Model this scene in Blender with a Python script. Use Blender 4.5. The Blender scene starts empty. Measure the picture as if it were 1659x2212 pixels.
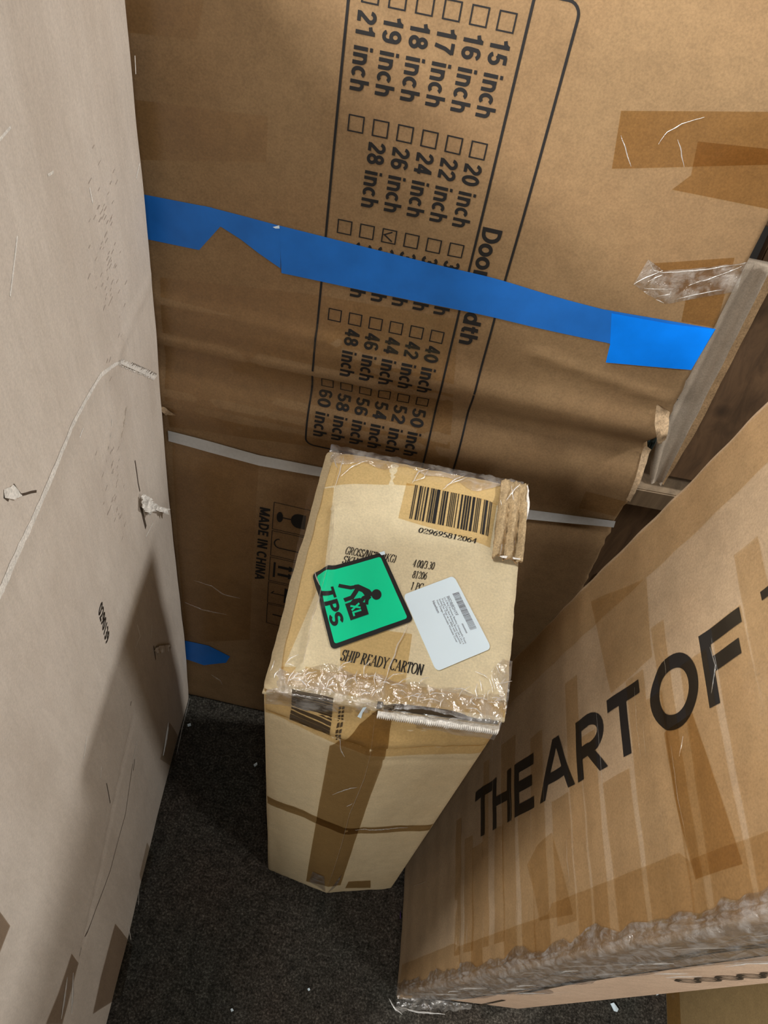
import bpy, bmesh, math, random
from mathutils import Vector, Matrix, noise

random.seed(7)
SC = bpy.context.scene
COL = SC.collection

# ------------------------------------------------------------------ camera
CAM_POS = Vector((0.0, 0.0, 1.55))
cam_data = bpy.data.cameras.new('camera')
cam = bpy.data.objects.new('camera', cam_data)
COL.objects.link(cam)
RX = Vector((0.978355, 0.171471, 0.115844))      # image right
RY = Vector((0.206793, -0.789392, -0.578011))      # image down
RZ = Vector((-0.007666, 0.589456, -0.807764))      # view direction
cam.matrix_world = Matrix(((RX.x, -RY.x, -RZ.x, CAM_POS.x), (RX.y, -RY.y, -RZ.y, CAM_POS.y),
                           (RX.z, -RY.z, -RZ.z, CAM_POS.z), (0, 0, 0, 1)))
cam_data.sensor_fit = 'VERTICAL'
cam_data.sensor_height = 24.0
cam_data.lens = 24.0 * 1670.0 / 2212.0
cam_data.clip_start = 0.02
SC.camera = cam

# ------------------------------------------------------------------ light and exposure
SC.view_settings.view_transform = 'Standard'
SC.view_settings.look = 'None'
SC.view_settings.gamma = 1.0
SC.view_settings.use_curve_mapping = False
SC.view_settings.exposure = 0.0
world = bpy.data.worlds.new('warehouse_air')
SC.world = world
world.use_nodes = True
world.node_tree.nodes['Background'].inputs[0].default_value = (1.0, 0.86, 0.72, 1)
world.node_tree.nodes['Background'].inputs[1].default_value = 0.001


def lamp(name, loc, target, size, power, color):
    ld = bpy.data.lights.new(name, 'AREA')
    ld.shape = 'RECTANGLE'
    ld.size, ld.size_y = size
    ld.energy = power
    ld.color = color
    o = bpy.data.objects.new(name, ld)
    COL.objects.link(o)
    o.location = loc
    o.rotation_euler = (Vector(target) - Vector(loc)).to_track_quat('-Z', 'Y').to_euler()
    return o


# unseen hall lamps, placed and powered to fit cast shadows and sampled brightness
lamp('aisle_lamp_left', (-2.4, -2.2, 3.2), (0.0, 0.4, 0.7), (0.3, 0.3), 142, (1.0, 0.975, 0.935))
lamp('left_fill_low', (-3.0, -1.5, 2.2), (0.0, 0.4, 0.7), (0.4, 0.4), 110, (1.0, 0.975, 0.935))  # unseen fill, added to brighten the tall carton's upper right
lamp('ceiling_lamp_over', (-1.2, 0.6, 3.2), (0.0, 0.4, 0.7), (0.5, 1.0), 48, (1.0, 0.975, 0.935))
lamp('ceiling_lamp_near', (-1.5, -0.3, 2.6), (0.0, 0.4, 0.7), (0.3, 0.3), 42, (1.0, 0.975, 0.935))
lamp('front_fill_low', (-1.0, -2.2, 2.1), (0.0, 0.4, 0.7), (0.35, 0.35), 24, (1.0, 0.975, 0.935))  # unseen fill, added to light the front panels
lamp('aisle_lamp_right', (0.8, -2.2, 3.2), (0.0, 0.4, 0.7), (0.5, 0.5), 16, (1.0, 0.975, 0.935))
lamp('side_lamp_front', (2.4, -0.9, 3.2), (0.0, 0.4, 0.7), (0.4, 0.4), 32, (1.0, 0.975, 0.935))
lamp('side_lamp_back', (2.3, 0.95, 3.45), (0.0, 0.4, 0.7), (0.28, 0.28), 58, (1.0, 0.975, 0.935))


# ------------------------------------------------------------------ helpers: materials
def new_mat(name):
    m = bpy.data.materials.new(name)
    m.use_nodes = True
    nt = m.node_tree
    b = nt.nodes['Principled BSDF']
    return m, nt, b


def N(nt, kind, **kw):
    n = nt.nodes.new(kind)
    for k, v in kw.items():
        if k.startswith('i_'):
            n.inputs[k[2:].replace('_', ' ')].default_value = v
        else:
            setattr(n, k, v)
    return n


def ramp(nt, src, stops):
    r = nt.nodes.new('ShaderNodeValToRGB')
    e = r.color_ramp.elements
    while len(e) < len(stops):
        e.new(0.5)
    for el, (p, c) in zip(e, stops):
        el.position = p
        el.color = c if len(c) == 4 else (*c, 1)
    nt.links.new(src, r.inputs[0])
    return r


def mix(nt, a, b, fac, mode='MIX'):
    m = nt.nodes.new('ShaderNodeMix')
    m.data_type = 'RGBA'
    m.blend_type = mode
    for sock, v in ((m.inputs[6], a), (m.inputs[7], b), (m.inputs[0], fac)):
        if hasattr(v, 'is_output'):
            nt.links.new(v, sock)
        elif isinstance(v, (int, float)):
            sock.default_value = v
        else:
            sock.default_value = (*v, 1)
    return m.outputs[2]


def cardboard(name, base, rough=0.75, stain=(0.8, 0.74, 0.68), stain_amt=0.35, fibre=0.10, scuff=None, spec=0.25,
              stretch=(1, 1, 1), turn=0.0):
    m, nt, b = new_mat(name)
    tc = N(nt, 'ShaderNodeTexCoord')
    mp = N(nt, 'ShaderNodeMapping')
    mp.inputs['Scale'].default_value = stretch
    mp.inputs['Rotation'].default_value = (turn, 0, 0)
    nt.links.new(tc.outputs['Object'], mp.inputs[0])
    big = N(nt, 'ShaderNodeTexNoise', i_Scale=5.0, i_Detail=4.0, i_Roughness=0.6)
    fine = N(nt, 'ShaderNodeTexNoise', i_Scale=420.0, i_Detail=3.0, i_Roughness=0.7)
    mid = N(nt, 'ShaderNodeTexNoise', i_Scale=55.0, i_Detail=5.0, i_Roughness=0.65)
    for t in (big, mid):
        nt.links.new(mp.outputs[0], t.inputs['Vector'])
    nt.links.new(tc.outputs['Object'], fine.inputs['Vector'])
    r1 = ramp(nt, big.outputs[0], [(0.38, (0, 0, 0)), (0.68, (1, 1, 1))])
    mulb = N(nt, 'ShaderNodeMath', operation='MULTIPLY')
    nt.links.new(r1.outputs[0], mulb.inputs[0])
    mulb.inputs[1].default_value = stain_amt
    dark = tuple(c * s for c, s in zip(base, stain))
    c = mix(nt, base, dark, mulb.outputs[0])
    r2 = ramp(nt, fine.outputs[0], [(0.3, (1 - fibre * 2,) * 3), (0.7, (1 + fibre,) * 3)])
    c = mix(nt, c, r2.outputs[0], 1.0, 'MULTIPLY')
    r3 = ramp(nt, mid.outputs[0], [(0.3, (1 - fibre,) * 3), (0.7, (1 + fibre * 0.7,) * 3)])
    c = mix(nt, c, r3.outputs[0], 1.0, 'MULTIPLY')
    if scuff:
        sc = N(nt, 'ShaderNodeTexNoise', i_Scale=26.0, i_Detail=6.0, i_Roughness=0.75)
        nt.links.new(mp.outputs[0], sc.inputs['Vector'])
        r4 = ramp(nt, sc.outputs[0], [(0.60, (0, 0, 0)), (0.78, (0.45, 0.45, 0.45))])
        c = mix(nt, c, scuff, r4.outputs[0])
    nt.links.new(c, b.inputs['Base Color'])
    b.inputs['Roughness'].default_value = rough
    b.inputs['Specular IOR Level'].default_value = spec
    bump = N(nt, 'ShaderNodeBump', i_Strength=0.12, i_Distance=0.001)
    nt.links.new(mid.outputs[0], bump.inputs['Height'])
    nt.links.new(bump.outputs[0], b.inputs['Normal'])
    return m


def plain(name, col, rough=0.6, spec=0.3, noise_amt=0.0, scale=60, bump=0.0):
    m, nt, b = new_mat(name)
    b.inputs['Roughness'].default_value = rough
    b.inputs['Specular IOR Level'].default_value = spec
    tc = N(nt, 'ShaderNodeTexCoord')
    t = N(nt, 'ShaderNodeTexNoise', i_Scale=float(scale), i_Detail=4.0)
    nt.links.new(tc.outputs['Object'], t.inputs['Vector'])
    r = ramp(nt, t.outputs[0], [(0.3, (1 - noise_amt,) * 3), (0.7, (1 + noise_amt,) * 3)])
    c = mix(nt, col, r.outputs[0], 1.0, 'MULTIPLY')
    nt.links.new(c, b.inputs['Base Color'])
    if bump:
        bp = N(nt, 'ShaderNodeBump', i_Strength=bump, i_Distance=0.001)
        nt.links.new(t.outputs[0], bp.inputs['Height'])
        nt.links.new(bp.outputs[0], b.inputs['Normal'])
    return m


def clear_film(name, tint, gloss, rough, bump, scale, haze=0.0, haze_col=(0.7, 0.7, 0.7), patchy=False):
    """thin see-through tape: tinted transparency, a glossy coat and a little haze"""
    m = bpy.data.materials.new(name)
    m.use_nodes = True
    nt = m.node_tree
    for n in list(nt.nodes):
        nt.nodes.remove(n)
    out = N(nt, 'ShaderNodeOutputMaterial')
    tr = N(nt, 'ShaderNodeBsdfTransparent')
    tr.inputs[0].default_value = (*tint, 1)
    gl = N(nt, 'ShaderNodeBsdfGlossy')
    gl.inputs['Color'].default_value = (1, 1, 1, 1)
    gl.inputs['Roughness'].default_value = rough
    df = N(nt, 'ShaderNodeBsdfDiffuse')
    df.inputs[0].default_value = (*haze_col, 1)
    m1 = N(nt, 'ShaderNodeMixShader')
    m2 = N(nt, 'ShaderNodeMixShader')
    m1.inputs[0].default_value = haze
    m2.inputs[0].default_value = gloss
    tc = N(nt, 'ShaderNodeTexCoord')
    t = N(nt, 'ShaderNodeTexNoise', i_Scale=float(scale), i_Detail=5.0, i_Roughness=0.6, i_Distortion=0.4)
    nt.links.new(tc.outputs['Object'], t.inputs['Vector'])
    if patchy:
        r = ramp(nt, t.outputs[0], [(0.42, (haze * 0.25,) * 3), (0.66, (min(1, haze * 2.0),) * 3)])
        nt.links.new(r.outputs[0], m1.inputs[0])
    if bump:
        bp = N(nt, 'ShaderNodeBump', i_Strength=bump, i_Distance=0.004)
        nt.links.new(t.outputs[0], bp.inputs['Height'])
        nt.links.new(bp.outputs[0], gl.inputs['Normal'])
        nt.links.new(bp.outputs[0], df.inputs['Normal'])
    nt.links.new(tr.outputs[0], m1.inputs[1])
    nt.links.new(df.outputs[0], m1.inputs[2])
    nt.links.new(m1.outputs[0], m2.inputs[1])
    nt.links.new(gl.outputs[0], m2.inputs[2])
    nt.links.new(m2.outputs[0], out.inputs['Surface'])
    return m


KRAFT = (0.44, 0.262, 0.125)
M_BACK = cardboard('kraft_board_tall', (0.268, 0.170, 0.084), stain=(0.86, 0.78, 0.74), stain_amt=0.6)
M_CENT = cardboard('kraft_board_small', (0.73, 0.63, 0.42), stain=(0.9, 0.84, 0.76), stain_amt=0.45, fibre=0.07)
M_ART = cardboard('kraft_board_lettered', (0.30, 0.213, 0.13), stain=(0.88, 0.80, 0.72), stain_amt=0.6)
M_LEFT = cardboard('pale_board_scuffed', (0.72, 0.645, 0.565), stain=(0.86, 0.84, 0.82), stain_amt=0.8, fibre=0.06,
                   scuff=(0.79, 0.71, 0.63), stretch=(1, 3.2, 0.7), turn=0.62)
M_SMALL = cardboard('kraft_board_low', (0.20, 0.137, 0.06))
M_RAW = cardboard('torn_board_fibre', (0.74, 0.60, 0.45), fibre=0.2)
M_TEAR = cardboard('pale_torn_paper', (0.95, 0.92, 0.86), fibre=0.16)
M_TORN = cardboard('torn_kraft', (0.50, 0.36, 0.22), fibre=0.2)
M_CORR = cardboard('corrugated_core', (0.42, 0.27, 0.14), fibre=0.2)
M_INK = plain('black_ink', (0.014, 0.013, 0.013), 0.55, 0.3)
M_INK_SOFT = plain('thin_black_ink', (0.035, 0.028, 0.022), 0.6, 0.2, 0.3, 300)
M_ARTINK = plain('gloss_black_ink', (0.012, 0.011, 0.011), 0.35, 0.4)
M_BLUE = plain('blue_tape', (0.012, 0.15, 0.56), 0.45, 0.35, 0.10, 30, 0.15)
M_BLUE_T = plain('blue_tape_end', (0.0, 0.215, 0.93), 0.55, 0.2, 0.08, 30, 0.15)
M_STRAP = plain('grey_white_strap', (0.50, 0.50, 0.49), 0.35, 0.5, 0.05, 200)
M_GREEN = plain('green_label', (0.0, 0.70, 0.34), 0.38, 0.4)
M_LBLACK = plain('label_black', (0.016, 0.016, 0.016), 0.4, 0.4)
M_WHITE = plain('white_label', (0.74, 0.88, 0.97), 0.45, 0.4)
M_GREYINK = plain('grey_thermal_ink', (0.22, 0.23, 0.26), 0.6, 0.2)
M_TAPE = clear_film('brown_clear_tape', (0.86, 0.77, 0.62), 0.035, 0.22, 0.12, 40)
M_TAPE_D = clear_film('brown_tape', (0.62, 0.54, 0.42), 0.04, 0.25, 0.12, 40)
M_TAPE_O = clear_film('amber_clear_tape', (0.93, 0.85, 0.70), 0.05, 0.2, 0.15, 50)
M_TAPE_L = clear_film('pale_clear_tape', (0.93, 0.88, 0.79), 0.04, 0.25, 0.12, 40)
M_FILM = clear_film('crumpled_clear_film', (0.93, 0.91, 0.88), 0.16, 0.16, 1.0, 55, 0.16, (0.80, 0.76, 0.70), True)
M_FILM_G = clear_film('crumpled_grey_film', (0.84, 0.82, 0.80), 0.17, 0.17, 1.0, 75, 0.12, (0.62, 0.62, 0.61), True)
M_STREAK = clear_film('film_crease_glint', (0.95, 0.94, 0.92), 0.30, 0.2, 0.4, 120, 0.45, (0.92, 0.90, 0.86))  # whitish haze paints the highlights on creased film
M_FAINT = clear_film('faint_crease_glint', (0.97, 0.95, 0.92), 0.12, 0.25, 0.2, 120, 0.10, (0.9, 0.85, 0.78))  # weaker painted highlight for creases and tape edges
M_WOOD = None


def wood(name, base):
    m, nt, b = new_mat(name)
    tc = N(nt, 'ShaderNodeTexCoord')
    mp = N(nt, 'ShaderNodeMapping')
    mp.inputs['Scale'].default_value = (16, 16, 1.6)
    nt.links.new(tc.outputs['Object'], mp.inputs[0])
    t = N(nt, 'ShaderNodeTexNoise', i_Scale=3.0, i_Detail=8.0, i_Roughness=0.65, i_Distortion=0.6)
    nt.links.new(mp.outputs[0], t.inputs['Vector'])
    r = ramp(nt, t.outputs[0], [(0.3, tuple(c * 0.55 for c in base)), (0.55, base), (0.75, tuple(c * 1.3 for c in base))])
    v = N(nt, 'ShaderNodeTexVoronoi', i_Scale=9.0)
    nt.links.new(tc.outputs['Object'], v.inputs['Vector'])
    rk = ramp(nt, v.outputs['Distance'], [(0.05, (1, 1, 1)), (0.16, (0, 0, 0))])
    c = mix(nt, r.outputs[0], tuple(c * 0.25 for c in base), rk.outputs[0])
    nt.links.new(c, b.inputs['Base Color'])
    b.inputs['Roughness'].default_value = 0.7
    return m


M_WOOD = wood('brown_stained_wood', (0.17, 0.095, 0.045))
M_WOOD_P = wood('pale_raw_wood', (0.36, 0.26, 0.16))


# ------------------------------------------------------------------ helpers: objects
def root(name, loc, label, cat, group=None):
    o = bpy.data.objects.new(name, None)
    o.empty_display_size = 0.05
    COL.objects.link(o)
    o.location = loc
    o['label'] = label
    o['category'] = cat
    if group:
        o['group'] = group
    return o


def build(name, verts, faces, mat, parent=None, smooth=True, label=None, mats=None, fmat=None):
    """one mesh object; verts are world positions, stored relative to the top parent's base"""
    base = Vector((0, 0, 0))
    p = parent
    while p is not None:
        base = base + p.location
        p = p.parent
    me = bpy.data.meshes.new(name)
    me.from_pydata([tuple(Vector(v) - base) for v in verts], [], faces)
    for mm in ([mat] if mats is None else mats):
        me.materials.append(mm)
    if fmat:
        for poly, k in zip(me.polygons, fmat):
            poly.material_index = k
    if smooth:
        me.polygons.foreach_set('use_smooth', [True] * len(me.polygons))
    me.update()
    o = bpy.data.objects.new(name, me)
    COL.objects.link(o)
    if parent is not None:
        o.parent = parent
    if label:
        o['label'] = label
    return o


def clean(o, dist=1e-5, sharp=None):
    bm = bmesh.new()
    bm.from_mesh(o.data)
    bmesh.ops.remove_doubles(bm, verts=bm.verts, dist=dist)
    bmesh.ops.recalc_face_normals(bm, faces=bm.faces)
    if sharp:
        for e in bm.edges:
            if len(e.link_faces) == 2 and e.calc_face_angle(0) > sharp:
                e.smooth = False
    bm.to_mesh(o.data)
    bm.free()
    return o


def seg_dist(a, b, p, q):
    dx, dy = q[0] - p[0], q[1] - p[1]
    l2 = dx * dx + dy * dy
    t = max(0.0, min(1.0, ((a - p[0]) * dx + (b - p[1]) * dy) / l2))
    ex, ey = a - p[0] - dx * t, b - p[1] - dy * t
    side = (dx * (b - p[1]) - dy * (a - p[0])) / math.sqrt(l2)
    return math.hypot(ex, ey), t, side


def ridge(a, b, p, q, w, amp):
    d, t, s = seg_dist(a, b, p, q)
    return amp * math.exp(-(d / w) ** 2)


def ns(a, b, sc, seed=0.0):
    return noise.noise(Vector((a * sc, b * sc, seed)))


def lines(lo, hi, step, r):
    """coordinates along one edge, with extra ones in the rounded ends"""
    n = max(2, int(round((hi - lo - 2 * r) / step)))
    out = [lo + r * k for k in (0, 0.15, 0.4, 0.7)]
    out += [lo + r + (hi - lo - 2 * r) * i / n for i in range(n + 1)]
    out += [hi - r * k for k in (0.7, 0.4, 0.15, 0)]
    return out


class Face:
    """the outer surface of one side of a carton: point(a, b, eps) lies eps in front of it"""
    def __init__(self, org, ea, eb, nrm, disp):
        self.o, self.ea, self.eb, self.n, self.d = Vector(org), Vector(ea), Vector(eb), Vector(nrm), disp

    def __call__(self, a, b, eps=0.0):
        return self.o + self.ea * a + self.eb * b + self.n * (self.d(a, b) + eps)


def carton_body(name, org, ea, eb, ec, nrm, ext, disp, mat, parent, step=0.007, r=0.006, jag=None):
    """closed carton whose front side (c = 0) carries the dents of disp; a, b run over that side"""
    (a0, a1), (b0, b1), (c0, c1) = ext
    org, ea, eb, ec, nrm = (Vector(v) for v in (org, ea, eb, ec, nrm))
    la, lb, lc = lines(a0, a1, step, r), lines(b0, b1, step, r), lines(c0, c1, 0.03, r)
    vid, V, F = {}, [], []

    def vert(a, b, c):
        k = (a, b, c)
        if k in vid:
            return vid[k]
        q = Vector((min(max(a, a0 + r), a1 - r), min(max(b, b0 + r), b1 - r), min(max(c, c0 + r), c1 - r)))
        d = Vector((a, b, c)) - q
        if d.length > 1e-9:
            d = d.normalized() * r
        p = q + d
        w = 1 - (c - c0) / (c1 - c0)
        P = org + ea * p.x + eb * p.y + ec * p.z + nrm * disp(p.x, p.y) * w
        if jag:
            P = P + jag(p.x, p.y, p.z)
        vid[k] = len(V)
        V.append(P)
        return vid[k]

    def grid(us, vs, f):
        for i in range(len(us) - 1):
            for j in range(len(vs) - 1):
                F.append((f(us[i], vs[j]), f(us[i + 1], vs[j]), f(us[i + 1], vs[j + 1]), f(us[i], vs[j + 1])))
    grid(la, lb, lambda u, v: vert(u, v, c0))
    grid(la, lb, lambda u, v: vert(u, v, c1))
    grid(la, lc, lambda u, v: vert(u, b0, v))
    grid(la, lc, lambda u, v: vert(u, b1, v))
    grid(lb, lc, lambda u, v: vert(a0, u, v))
    grid(lb, lc, lambda u, v: vert(a1, u, v))
    return clean(build(name, V, F, mat, parent))


def decal(name, polys, face, mat, parent, eps=0.0006, cell=0.012, label=None, mats=None, fmat=None):
    """flat shapes in face coordinates laid onto the dented surface"""
    bm = bmesh.new()
    for k, poly in enumerate(polys):
        vs = [bm.verts.new((x, y, 0)) for x, y in poly]
        if len(vs) >= 3:
            f = bm.faces.new(vs)
            if fmat:
                f.material_index = fmat[k]
    bmesh.ops.triangulate(bm, faces=[f for f in bm.faces if len(f.verts) > 4])
    lay(bm, face, eps, cell)
    V = [v.co.copy() for v in bm.verts]
    bm.verts.index_update()
    F = [tuple(v.index for v in f.verts) for f in bm.faces]
    fm = [f.material_index for f in bm.faces] if fmat else None
    bm.free()
    return build(name, V, F, mat, parent, True, label, mats, fm)


def lay(bm, face, eps, cell):
    xs = [v.co.x for v in bm.verts]
    ys = [v.co.y for v in bm.verts]
    if cell:
        for axis, lo, hi in ((0, min(xs), max(xs)), (1, min(ys), max(ys))):
            c_ = cell[axis] if isinstance(cell, tuple) else cell
            k = math.floor(lo / c_) + 1
            while k * c_ < hi:
                co, no = ((k * c_, 0, 0), (1, 0, 0)) if axis == 0 else ((0, k * c_, 0), (0, 1, 0))
                bmesh.ops.bisect_plane(bm, geom=bm.verts[:] + bm.edges[:] + bm.faces[:], plane_co=co, plane_no=no, dist=1e-7)
                k += 1
    for v in bm.verts:
        v.co = face(v.co.x, v.co.y, eps)


def decals(name, polys, face, mat, parent, eps=0.0006, cell=0.012, label=None):
    """each strip a part of its own"""
    return [decal(name, [p], face, mat, parent, eps + 0.00012 * k, cell, label) for k, p in enumerate(polys)]


def rect(a0, b0, a1, b1):
    return [(a0, b0), (a1, b0), (a1, b1), (a0, b1)]


def stroke(p, q, w):
    """a bar of width w from p to q"""
    dx, dy = q[0] - p[0], q[1] - p[1]
    l = math.hypot(dx, dy) or 1
    nx, ny = -dy / l * w / 2, dx / l * w / 2
    return [(p[0] + nx, p[1] + ny), (p[0] - nx, p[1] - ny), (q[0] - nx, q[1] - ny), (q[0] + nx, q[1] + ny)]


def path(pts, w, closed=False):
    """quads of an outline drawn along pts with mitred joints"""
    n = len(pts)
    L, R = [], []
    for i in range(n):
        a = pts[(i - 1) % n] if closed or i > 0 else pts[i]
        b = pts[(i + 1) % n] if closed or i < n - 1 else pts[i]
        d1 = Vector((pts[i][0] - a[0], pts[i][1] - a[1]))
        d2 = Vector((b[0] - pts[i][0], b[1] - pts[i][1]))
        if d1.length < 1e-9:
            d1 = d2
        if d2.length < 1e-9:
            d2 = d1
        d1.normalize()
        d2.normalize()
        t = (d1 + d2)
        t = t.normalized() if t.length > 1e-6 else d1
        m = 1 / max(0.5, t.dot(d1))
        nx = Vector((-t.y, t.x)) * w / 2 * m
        L.append((pts[i][0] + nx.x, pts[i][1] + nx.y))
        R.append((pts[i][0] - nx.x, pts[i][1] - nx.y))
    return [[L[i], R[i], R[(i + 1) % n], L[(i + 1) % n]] for i in range(n if closed else n - 1)]


def round_rect(a0, b0, a1, b1, r, n=6):
    out = []
    for cx, cy, s in ((a1 - r, b1 - r, 0), (a0 + r, b1 - r, 90), (a0 + r, b0 + r, 180), (a1 - r, b0 + r, 270)):
        for i in range(n + 1):
            t = math.radians(s + 90 * i / n)
            out.append((cx + r * math.cos(t), cy + r * math.sin(t)))
    return out


def quad_map(bl, br, tl, tr=None):
    if tr is None:
        tr = (br[0] + tl[0] - bl[0], br[1] + tl[1] - bl[1])

    def f(s, t):
        return tuple((1 - s) * (1 - t) * bl[i] + s * (1 - t) * br[i] + (1 - s) * t * tl[i] + s * t * tr[i] for i in (0, 1))
    return f


def text_tris(body, bold=0.0, space=1.0):
    """triangles of a line of sans lettering, cap height 1, from x = 0 to its own width"""
    cu = bpy.data.curves.new('lettering', 'FONT')
    cu.body = body
    cu.offset = bold
    cu.space_character = space
    cu.resolution_u = 3
    o = bpy.data.objects.new('lettering', cu)
    COL.objects.link(o)
    dg = bpy.context.evaluated_depsgraph_get()
    dg.update()
    me = bpy.data.meshes.new_from_object(o.evaluated_get(dg))
    cap = 0.682
    V = [(v.co.x / cap, v.co.y / cap) for v in me.vertices]
    P = [[V[i] for i in p.vertices] for p in me.polygons]
    bpy.data.objects.remove(o)
    bpy.data.curves.remove(cu)
    bpy.data.meshes.remove(me)
    x0 = min(x for x, y in V)
    x1 = max(x for x, y in V)
    return [[((x - x0) / (x1 - x0), y) for x, y in p] for p in P], (x1 - x0)


def sans(body, start, end, cap, bold=0.03, space=1.0):
    """lettering from start to end along the baseline; cap is the vector from baseline to cap height"""
    P, w = text_tris(body, bold, space)
    return [[(start[0] + (end[0] - start[0]) * x + cap[0] * y, start[1] + (end[1] - start[1]) * x + cap[1] * y)
             for x, y in p] for p in P]


def arc(cx, cy, rx, ry, a0, a1, n=10):
    return [(cx + rx * math.cos(math.radians(a0 + (a1 - a0) * i / n)), cy + ry * math.sin(math.radians(a0 + (a1 - a0) * i / n)))
            for i in range(n + 1)]


# a small book face drawn with a broad pen: strokes in a box of cap height 1, 's' ends get a foot
SERIF = {
    'I': (0.34, [[(0.17, 0), (0.17, 1)]], [(0.17, 0), (0.17, 1)]),
    'H': (0.72, [[(0.14, 0), (0.14, 1)], [(0.58, 0), (0.58, 1)], [(0.14, 0.52), (0.58, 0.52)]], [(0.14, 0), (0.14, 1), (0.58, 0), (0.58, 1)]),
    'P': (0.58, [[(0.15, 0), (0.15, 1)], [(0.15, 0.98)] + arc(0.28, 0.74, 0.23, 0.24, 90, -90) + [(0.15, 0.5)]], [(0.15, 0), (0.15, 1)]),
    'R': (0.68, [[(0.15, 0), (0.15, 1)], [(0.15, 0.98)] + arc(0.28, 0.74, 0.22, 0.24, 90, -90) + [(0.15, 0.5)], [(0.30, 0.5), (0.60, 0.02)]], [(0.15, 0), (0.15, 1), (0.61, 0)]),
    'E': (0.60, [[(0.15, 0), (0.15, 1)], [(0.1, 0.97), (0.50, 0.97), (0.52, 0.8)], [(0.15, 0.52), (0.42, 0.52)], [(0.1, 0.03), (0.52, 0.03), (0.55, 0.22)]], []),
    'A': (0.70, [[(0.08, 0), (0.35, 1)], [(0.35, 1), (0.62, 0)], [(0.18, 0.35), (0.52, 0.35)]], [(0.08, 0), (0.62, 0)]),
    'D': (0.72, [[(0.15, 0), (0.15, 1)], [(0.1, 0.97)] + arc(0.28, 0.5, 0.36, 0.47, 90, -90, 14) + [(0.1, 0.03)]], []),
    'Y': (0.70, [[(0.07, 1), (0.35, 0.48)], [(0.63, 1), (0.35, 0.48)], [(0.35, 0.48), (0.35, 0)]], [(0.07, 1), (0.63, 1), (0.35, 0)]),
    'C': (0.66, [arc(0.36, 0.5, 0.29, 0.5, 45, 315, 18), [(0.57, 0.98), (0.57, 0.74)]], []),
    'G': (0.70, [arc(0.36, 0.5, 0.29, 0.5, 45, 312, 18), [(0.57, 0.98), (0.57, 0.74)], [(0.57, 0.05), (0.57, 0.42)]], [(0.57, 0.42)]),
    'T': (0.60, [[(0.30, 0), (0.30, 1)], [(0.05, 0.78), (0.06, 0.97), (0.54, 0.97), (0.55, 0.78)]], [(0.30, 0)]),
    'O': (0.74, [arc(0.37, 0.5, 0.30, 0.49, 0, 360, 22)], []),
    'N': (0.74, [[(0.14, 0), (0.14, 1)], [(0.14, 1), (0.60, 0)], [(0.60, 0), (0.60, 1)]], [(0.14, 0), (0.60, 1)]),
    'S': (0.54, [arc(0.27, 0.74, 0.17, 0.24, 35, 250, 12) + arc(0.26, 0.26, 0.19, 0.25, 70, -140, 12), [(0.44, 0.98), (0.44, 0.78)], [(0.08, 0.02), (0.08, 0.25)]], []),
    'K': (0.72, [[(0.15, 0), (0.15, 1)], [(0.60, 1), (0.2, 0.48)], [(0.28, 0.56), (0.62, 0)]], [(0.15, 0), (0.15, 1), (0.6, 1), (0.62, 0)]),
    'U': (0.70, [[(0.14, 1), (0.14, 0.3)] + arc(0.35, 0.28, 0.21, 0.27, 180, 360) + [(0.56, 1)]], [(0.14, 1), (0.56, 1)]),
    'W': (0.95, [[(0.06, 1), (0.28, 0)], [(0.28, 0), (0.47, 0.9)], [(0.47, 0.9), (0.68, 0)], [(0.68, 0), (0.89, 1)]], [(0.06, 1), (0.89, 1)]),
    '/': (0.34, [[(0.02, -0.05), (0.32, 1.05)]], []),
    '(': (0.36, [arc(0.36, 0.45, 0.22, 0.65, 130, 230)], []),
    ')': (0.36, [arc(0.0, 0.45, 0.22, 0.65, 50, -50)], []),
    '.': (0.24, [[(0.07, 0.05), (0.17, 0.05)]], []),
    ' ': (0.30, [], []),
    '0': (0.52, [arc(0.26, 0.5, 0.19, 0.48, 0, 360, 20)], []),
    '1': (0.52, [[(0.27, 0), (0.27, 1), (0.13, 0.86)]], [(0.27, 0)]),
    '2': (0.52, [[(0.09, 0.74)] + arc(0.25, 0.74, 0.17, 0.24, 160, -20, 10) + [(0.08, 0.04), (0.44, 0.04), (0.46, 0.18)]], []),
    '3': (0.52, [arc(0.24, 0.75, 0.16, 0.23, 150, -90, 10) + arc(0.23, 0.27, 0.20, 0.26, 90, -150, 12)], []),
    '4': (0.52, [[(0.36, 0), (0.36, 1), (0.04, 0.28), (0.48, 0.28)]], []),
    '5': (0.52, [[(0.44, 0.97), (0.16, 0.97), (0.12, 0.56)] + arc(0.24, 0.31, 0.20, 0.29, 110, -150, 14)], []),
    '6': (0.52, [[(0.42, 0.98), (0.2, 0.8), (0.09, 0.5)] + arc(0.26, 0.31, 0.18, 0.30, 180, 540, 18)], []),
    '8': (0.52, [arc(0.26, 0.76, 0.15, 0.22, 0, 360, 16), arc(0.26, 0.27, 0.19, 0.27, 0, 360, 18)], []),
    '9': (0.52, [[(0.10, 0.02), (0.32, 0.2), (0.43, 0.5)] + arc(0.26, 0.69, 0.18, 0.30, 0, -360, 18)], []),
    '#': (0.52, [[(0.14, 0), (0.22, 1)], [(0.30, 0), (0.38, 1)], [(0.04, 0.35), (0.46, 0.35)], [(0.06, 0.66), (0.48, 0.66)]], []),
}


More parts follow.
